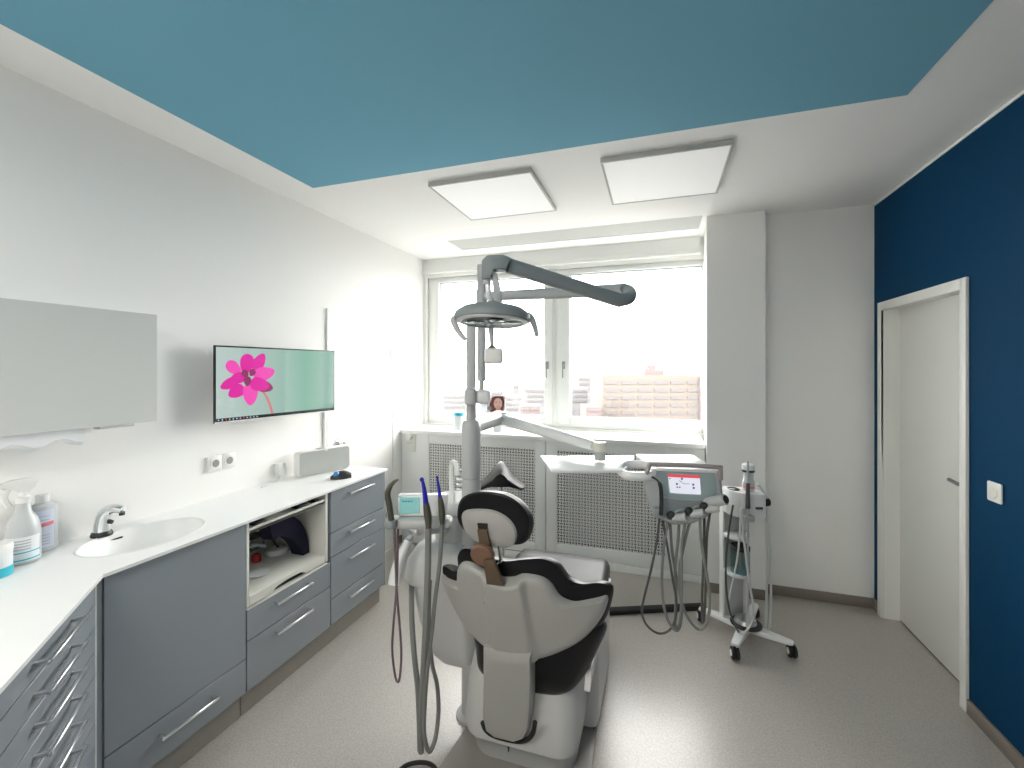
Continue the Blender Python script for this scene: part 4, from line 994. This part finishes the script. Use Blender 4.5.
# hoses of the console
hose([(659.5, 517), (657, 540), (651, 570), (644, 598), (642, 612), (646, 624), (655, 632), (664, 633), (672, 627), (676, 614), (676, 598), (672, 575), (668, 550), (664, 528), (662, 515)], [1.70] * 7 + [1.72] * 8, .0045, 'hosed')
hose([(668, 522), (664, 545), (662, 575), (663, 600), (667, 618), (673, 628), (678, 630), (681, 620), (681, 600), (676, 575), (672, 550), (670, 522)], [1.72] * 6 + [1.75] * 6, .0055, 'hose')
hose([(685, 522), (682, 545), (681.5, 570), (681.5, 600), (680, 620), (677, 629), (675, 622), (676, 600), (675, 570), (678, 540), (679, 522)], [1.72] * 5 + [1.75] * 6, .0055, 'hose')
hose([(700, 516), (701, 540), (705, 565), (709, 590), (709.5, 610), (706, 624), (700, 629.5), (693, 625), (685, 612), (680.5, 595), (679.5, 570), (684, 545), (691, 518)], [1.70] * 6 + [1.73] * 7, .0055, 'hose')
hose([(710, 512), (707, 535), (706, 560), (705.5, 590), (704.5, 612), (702.5, 622), (702, 600), (703, 570), (704, 540), (704, 514)], [1.72] * 5 + [1.75] * 5, .005, 'hosed')

# ================================================================== SADDLE STOOL behind the chair
sc_ = RF((501 - 512) / F * 3.05, 3.05, 0)
t = thing('saddle_stool', tuple(sc_), 'black saddle shaped stool behind the headrest in front of the radiator cover', 'stool')
g = G(); secs = []
def zs(px_off, top=True):
    x = px_off
    return .845 + .125 * math.exp(-(x / .062) ** 2) - .028 * abs(x) / .16 + (0 if top else 0)
N_ = 21
for j in range(9):
    v_ = -1 + 2 * j / 8; rad = math.sqrt(max(0.02, 1 - v_ * v_)); hw_ = .168 * rad ** .6
    top, bot = [], []
    for k in range(N_):
        x = hw_ * (-1 + 2 * k / (N_ - 1)); edge = abs(-1 + 2 * k / (N_ - 1)) ** 6
        zz_ = zs(x) - .030 * (1 - rad) - .03 * edge * 0
        pk = .70 + .30 * (1 - abs(v_))
        zz_ = .845 - .030 * abs(x) / .16 + .125 * pk * math.exp(-(x / .085) ** 2) - .02 * (1 - rad) - .012 * edge
        base = sc_ + ra * x + fa * (.15 * v_)
        top.append(V((base.x, base.y, zz_))); bot.append(V((base.x, base.y, min(zz_ - .010, .808 + .022 * (1 - (x / .16) ** 2) + .01 * edge))))
    secs.append(top + bot[::-1])
g.loft(secs).done('saddle_seat', 'black', t)
G().cyl((sc_.x, sc_.y, .30), (sc_.x, sc_.y, .83), .014, .014).cyl((sc_.x, sc_.y, .09), (sc_.x, sc_.y, .5), .025, .025).done('gas_lift', 'chrome', t)
for k in range(5):
    a = .3 + 2 * PI * k / 5; e_ = V((sc_.x + .24 * math.cos(a), sc_.y + .24 * math.sin(a), .062))
    G().tube([(sc_.x, sc_.y, .11), (sc_.x + .12 * math.cos(a), sc_.y + .12 * math.sin(a), .09), e_], lambda q: .018 - .006 * q, 10, 4).done('base_leg', 'chrome', t)
    w0 = e_ + V((0, 0, -.0368)); sd_ = V((-math.sin(a), math.cos(a), 0))
    G().cyl(w0 - sd_ * .018, w0 + sd_ * .018, .025, .025, 18, .004).done('caster', 'rub', t)

# ================================================================== SUCTION CART
CC = V((.482, 2.94, 0))
def C3(r, f, z): return CC + ra * r + fa * f + uz * z
t = thing('equipment_cart', tuple(CC), 'white wheeled equipment trolley with slim column beside the pillar', 'trolley')
# star base
wheels = [onZ(735, 659, 0), onZ(792, 657, 0), onZ(701, 621, 0), onZ(755, 617, 0)]
hub = C3(.0, -.02, 0)
for w_ in wheels:
    d = (w_ - hub); d.z = 0; L_ = d.length; d.normalize(); n_ = V((-d.y, d.x, 0))
    g = G(); g.loft([[hub + d * q_ * L_ + n_ * x + uz * (zc_ + y) for x, y in rrect(w1, h1, .008, 4)] for q_, w1, h1, zc_ in ((0.0, .07, .035, .085), (.5, .055, .03, .08), (.96, .045, .022, .078), (1.03, .03, .018, .078))])
    g.done('base_arm', 'unit', t)
    wc = V((w_.x, w_.y, .0335)); sd_ = V((cs, sn, 0)).lerp(V((1, -.2, 0)), .4).normalized()
    g = G(); g.cyl(wc - sd_ * .020, wc - sd_ * .004, .033, .033, 24, .004).cyl(wc + sd_ * .004, wc + sd_ * .020, .033, .033, 24, .004).cyl(wc, wc + V((0, 0, .04)), .009)
    wo = g.done('caster', 'rub', t)
    G().cyl(wc - sd_ * .0205, wc - sd_ * .023, .018, .016, 20).done('caster_cap', 'unit', wo)
    G().cyl(wc + sd_ * .0205, wc + sd_ * .023, .018, .016, 20).done('caster_cap', 'unit', wo)
G().lathe(C3(.0, -.03, .098), [(.075, 0), (.085, .006), (.085, .012), (.06, .014)], n=28).done('foot_pad', 'dark', t)
G().lathe(C3(.0, -.02, .112), [(.062, 0), (.055, .02), (.03, .034), (.004, .038)], n=28).done('foot_dome', 'steel', t)
# column: side rails + rear panel
g = G(); g.fbox(CC, ra, fa, uz, (-.098, .05, .09), (-.086, .10, .88), .004).fbox(CC, ra, fa, uz, (.035, .03, .09), (.052, .10, .80), .006)
g.done('column_rail', 'unit', t)
G().fbox(CC, ra, fa, uz, (-.086, .07, .09), (.036, .095, .86), .002).done('column_panel', M['unitg'], t)
for z_ in (.595, .375):
    g = G(); P_ = [C3(-.085, .07, z_)] + [C3(-.025 + .075 * math.cos(a), .03 - .085 * math.sin(a), z_) for a in [PI - PI * k / 14 for k in range(15)]] + [C3(.05, .07, z_)]
    g.prism(P_, (0, 0, .022), .004).done('shelf', 'unit', t)
# jar
jc = C3(-.022, -.005, .3975)
G().lathe(jc, [(.050, 0), (.052, .004), (.052, .135)], n=28).done('jar_glass', 'jar', t)
G().lathe(jc + V((0, 0, .135)), [(.053, 0), (.054, .018), (.050, .024), (.03, .026)], n=28).done('jar_lid', 'dark', t)
# head
g = G(); secs = []
for s_, z_ in ((.95, .738), (1.0, .748), (1.0, .868), (.96, .880)):
    P_ = []
    for k in range(36):
        a = 2 * PI * k / 36; x = math.cos(a); y = math.sin(a)
        P_.append(C3(.0 + .114 * s_ * math.copysign(abs(x) ** .7, x), .0 + .085 * s_ * math.copysign(abs(y) ** .7, y), z_ - .012 * x))
    secs.append(P_)
g.loft(secs).done('cart_head', 'unit', t)
G().lathe(C3(-.062, .0, .883), [(.034, 0), (.038, .006), (.030, .010), (.026, .002), (.002, .002)], n=28).done('filler_ring', 'dark', t)
G().fbox(C3(.045, -.0895, .80), ra, fa, uz, (-.02, -.002, -.006), (.02, .004, .006)).done('type_plate', 'hosed', t)
k0 = C3(.114, -.02, .815)
G().cyl(k0, k0 + ra * .028, .024, .022, 20, .003).done('side_knob', 'rub', t)
# rod holder
G().fbox(CC, ra, fa, uz, (-.065, -.14, .735), (-.005, -.08, .77), .008).done('rod_bracket', 'unitg', t)
r0 = C3(-.040, -.125, 0)
G().cyl(r0 + uz * .10, r0 + uz * 1.08, .006, .006, 12).done('rod', 'unitg', t)
G().cyl(r0 + uz * .81, r0 + uz * .955, .013, .011, 14, .003).done('rod_grip', 'hosed', t)
# bottle on top
ob = C3(.034, .01, .882)
bt = thing('sample_bottle', tuple(ob), 'small clear cylinder bottle with a black band standing on the trolley', 'bottle')
G().lathe(ob, [(.032, 0), (.034, .004), (.034, .05), (.028, .058), (.028, .10), (.032, .106)], n=24).done('bottle_body', 'clear', bt)
G().lathe(ob + uz * .1062, [(.0345, 0), (.0345, .012)], n=24).done('band', 'dark', bt)
G().lathe(ob + uz * .1184, [(.033, 0), (.034, .004), (.034, .03), (.022, .036), (.002, .037)], n=24).done('cap', 'unit', bt)
G().lathe(ob + uz * .012, [(.0345, 0), (.0345, .012)], n=24).done('pink_ring', 'pink', bt)
# trolley hoses
hose([(757.5, 484), (762, 490), (766.5, 500), (768, 525), (770.5, 560), (771, 600), (770, 624), (768, 632), (766, 626), (766.5, 600), (767, 560), (766, 520), (764.5, 504)], [2.62] * 7 + [2.64] * 6, .007, 'hosew')
hose([(741, 508), (740, 530), (737, 560), (731, 590), (729, 600)], [2.50, 2.5, 2.52, 2.54, 2.56], .005, 'hosew')
hose([(742, 508), (744, 540), (749, 580), (753, 605), (752, 622), (745, 632), (739, 634)], [2.50, 2.50, 2.5, 2.5, 2.5, 2.5, 2.5], .006, 'hosew')
hose([(733, 505), (729, 530), (726, 560), (726.5, 590), (731, 615), (739, 633)], 2.51, .0055, 'hosed')

# flat cable duct on the floor
a, b_ = V((-.33, 2.955, 0)), V((.30, 3.225, 0))
d = (b_ - a).normalized(); n_ = V((-d.y, d.x, 0))
G().fbox(a, d, n_, uz, (-.35, -.028, .0005), ((b_ - a).length, .028, .030), .008).done('floor_cable_cover', 'rub', None, label='black cable cover across the floor between chair and trolley', category='cable cover')

# ================================================================== OUTSIDE
def bmat(name, c): return mat(name, c, .8, var=.03, scale=.3)
M['o_cream'] = bmat('facade_cream', (.100,.084,.072)); M['o_win'] = bmat('facade_window', (.082,.075,.076)); M['o_red'] = bmat('facade_rose', (.098,.070,.070)); M['o_pale'] = bmat('facade_hazed', (.112,.113,.115)); M['o_pale2'] = bmat('facade_hazed_grey', (.110,.111,.114)); M['o_grd'] = bmat('city_ground', (.12,.121,.121))  # outdoor haze is put into these pale, low-contrast facade colours
G().box(-500, 500, 12, 900, -42, -40).done('ground', 'o_grd', **S())
def FR(px, D): return RF((px - 512) / F * D, D, 0)
D0 = 150.0
def ext_box(px0, px1, y_top, D, depth, zb=-40):
    zt_ = H - (y_top - CY) / F * D
    r0_, r1_ = (px0 - 512) / F * D, (px1 - 512) / F * D
    return (r0_, r1_, D, D + depth, zb, zt_)
def fb(e, **k): return G().fbox(V((0, 0, 0)), ra, fa, uz, (e[0], e[2], e[4]), (e[1], e[3], e[5]))
t = thing('office_block', tuple(RF(45, D0, -40)), 'large cream block of flats with rows of windows seen through the right window', 'building')
e_ = ext_box(602.5, 704, 375.0, D0, 14); fb(e_).done('facade', 'o_cream', t)
k_ = D0 / F
for row in range(6):
    yy = 380 + row * 7.6
    for colx in range(6):
        x0 = 605 + colx * 16.4
        w_ = fb(((x0 - 512) * k_, (x0 + 13.4 - 512) * k_, D0 - .25, D0 + .1, H - (yy + 4.2 - CY) * k_, H - (yy + 0.8 - CY) * k_)).done('window_band', 'o_win', t)
fb(((698.5 - 512) * k_, (707 - 512) * k_, D0 - 1.5, D0 + 8, -40, H - (375.8 - CY) * k_)).done('end_wall', 'o_red', t)
fb(((648 - 512) * k_, (667 - 512) * k_, D0 + 3, D0 + 9, H - (376 - CY) * k_, H - (370 - CY) * k_)).done('roof_house', 'o_red', t)
fb(((652 - 512) * k_, (660 - 512) * k_, D0 + 4, D0 + 8, H - (370.2 - CY) * k_, H - (365 - CY) * k_)).done('roof_tower', 'o_red', t)
labs = [('pale tower block left of the cream flats', (578, 591, 376, 220, 'o_pale')), ('low building with rose roof in front of the pale tower block', (586, 602, 407, 140, 'o_red')), ('pale grey house left beyond the rose roof', (572, 588, 388, 180, 'o_pale2')),
        ('far slab building seen just left of the window centre post', (524, 545, 388, 300, 'o_pale2')), ('far low building behind the photo card', (505, 523, 396, 240, 'o_pale')), ('far wide building behind the second pole', (480, 503, 391, 330, 'o_pale2')), ('far pale building at left side of the left window', (443, 466, 394, 260, 'o_pale')), ('far tower low at the left window between pole and photo card', (513, 519, 384, 420, 'o_pale2')), ('low rose roofed house at the foot of the left window', (520, 540, 406, 160, 'o_red'))]
for lb, (a, b_, y_, D_, m_) in labs:
    t = thing('building', tuple(FR((a + b_) / 2, D_)), lb, 'building')
    t.location.z = -40; LOC[t.name] = t.location.copy()
    e_ = ext_box(a, b_, y_, D_, 12); fb(e_).done('facade', m_, t)
    kk = D_ / F
    for r_ in range(3):
        fb(((a + 1.2 - 512) * kk, (b_ - 1.2 - 512) * kk, D_ - .3, D_ + .1, H - (y_ + 4.2 + r_ * 5 - CY) * kk, H - (y_ + 2.2 + r_ * 5 - CY) * kk)).done('window_band', 'o_win', t)

# ================================================================== LIGHT
w = bpy.data.worlds.new('overcast'); SC.world = w; w.use_nodes = True
nt = w.node_tree; bg = nt.nodes['Background']
tc = nt.nodes.new('ShaderNodeTexCoord'); sp = nt.nodes.new('ShaderNodeSeparateXYZ'); nt.links.new(tc.outputs['Generated'], sp.inputs[0])
cr = nt.nodes.new('ShaderNodeValToRGB'); nt.links.new(sp.outputs['Z'], cr.inputs[0])
cr.color_ramp.elements[0].position = .0; cr.color_ramp.elements[0].color = (1, .975, .945, 1)
cr.color_ramp.elements[1].position = .6; cr.color_ramp.elements[1].color = (1, .97, .935, 1)
nt.links.new(cr.outputs[0], bg.inputs['Color']); bg.inputs['Strength'].default_value = 4.3
# portal over the window opening guides sampling of the sky
ld = bpy.data.lights.new('window_portal', 'AREA'); ld.shape = 'RECTANGLE'; ld.size = 2.6; ld.size_y = 1.5; ld.cycles.is_portal = True
lo = bpy.data.objects.new('window_portal', ld); COL.objects.link(lo); lo.location = (-.93, YW + .2, 1.8); lo.rotation_euler = (-PI / 2, 0, 0)

# ================================================================== CAMERA
cam = bpy.data.cameras.new('camera'); co = bpy.data.objects.new('camera', cam); COL.objects.link(co)
co.location = (0, 0, H); co.rotation_euler = (PI / 2, 0, TH)
cam.sensor_width = 36; cam.lens = 36 * F / 1024; cam.shift_y = (CY - 384) / 1024; cam.clip_start = .02; cam.clip_end = 2000
SC.camera = co
SC.view_settings.view_transform = 'Standard'; SC.view_settings.look = 'None'; SC.view_settings.gamma = 1; SC.view_settings.use_curve_mapping = False
SC.view_settings.exposure = 1.83
SC.cycles.use_denoising = True
SC.cycles.max_bounces = 10; SC.cycles.diffuse_bounces = 6; SC.cycles.glossy_bounces = 4; SC.cycles.transparent_max_bounces = 12; SC.cycles.transmission_bounces = 6
SC.cycles.sample_clamp_indirect = 8
SC.cycles.caustics_reflective = False; SC.cycles.caustics_refractive = False
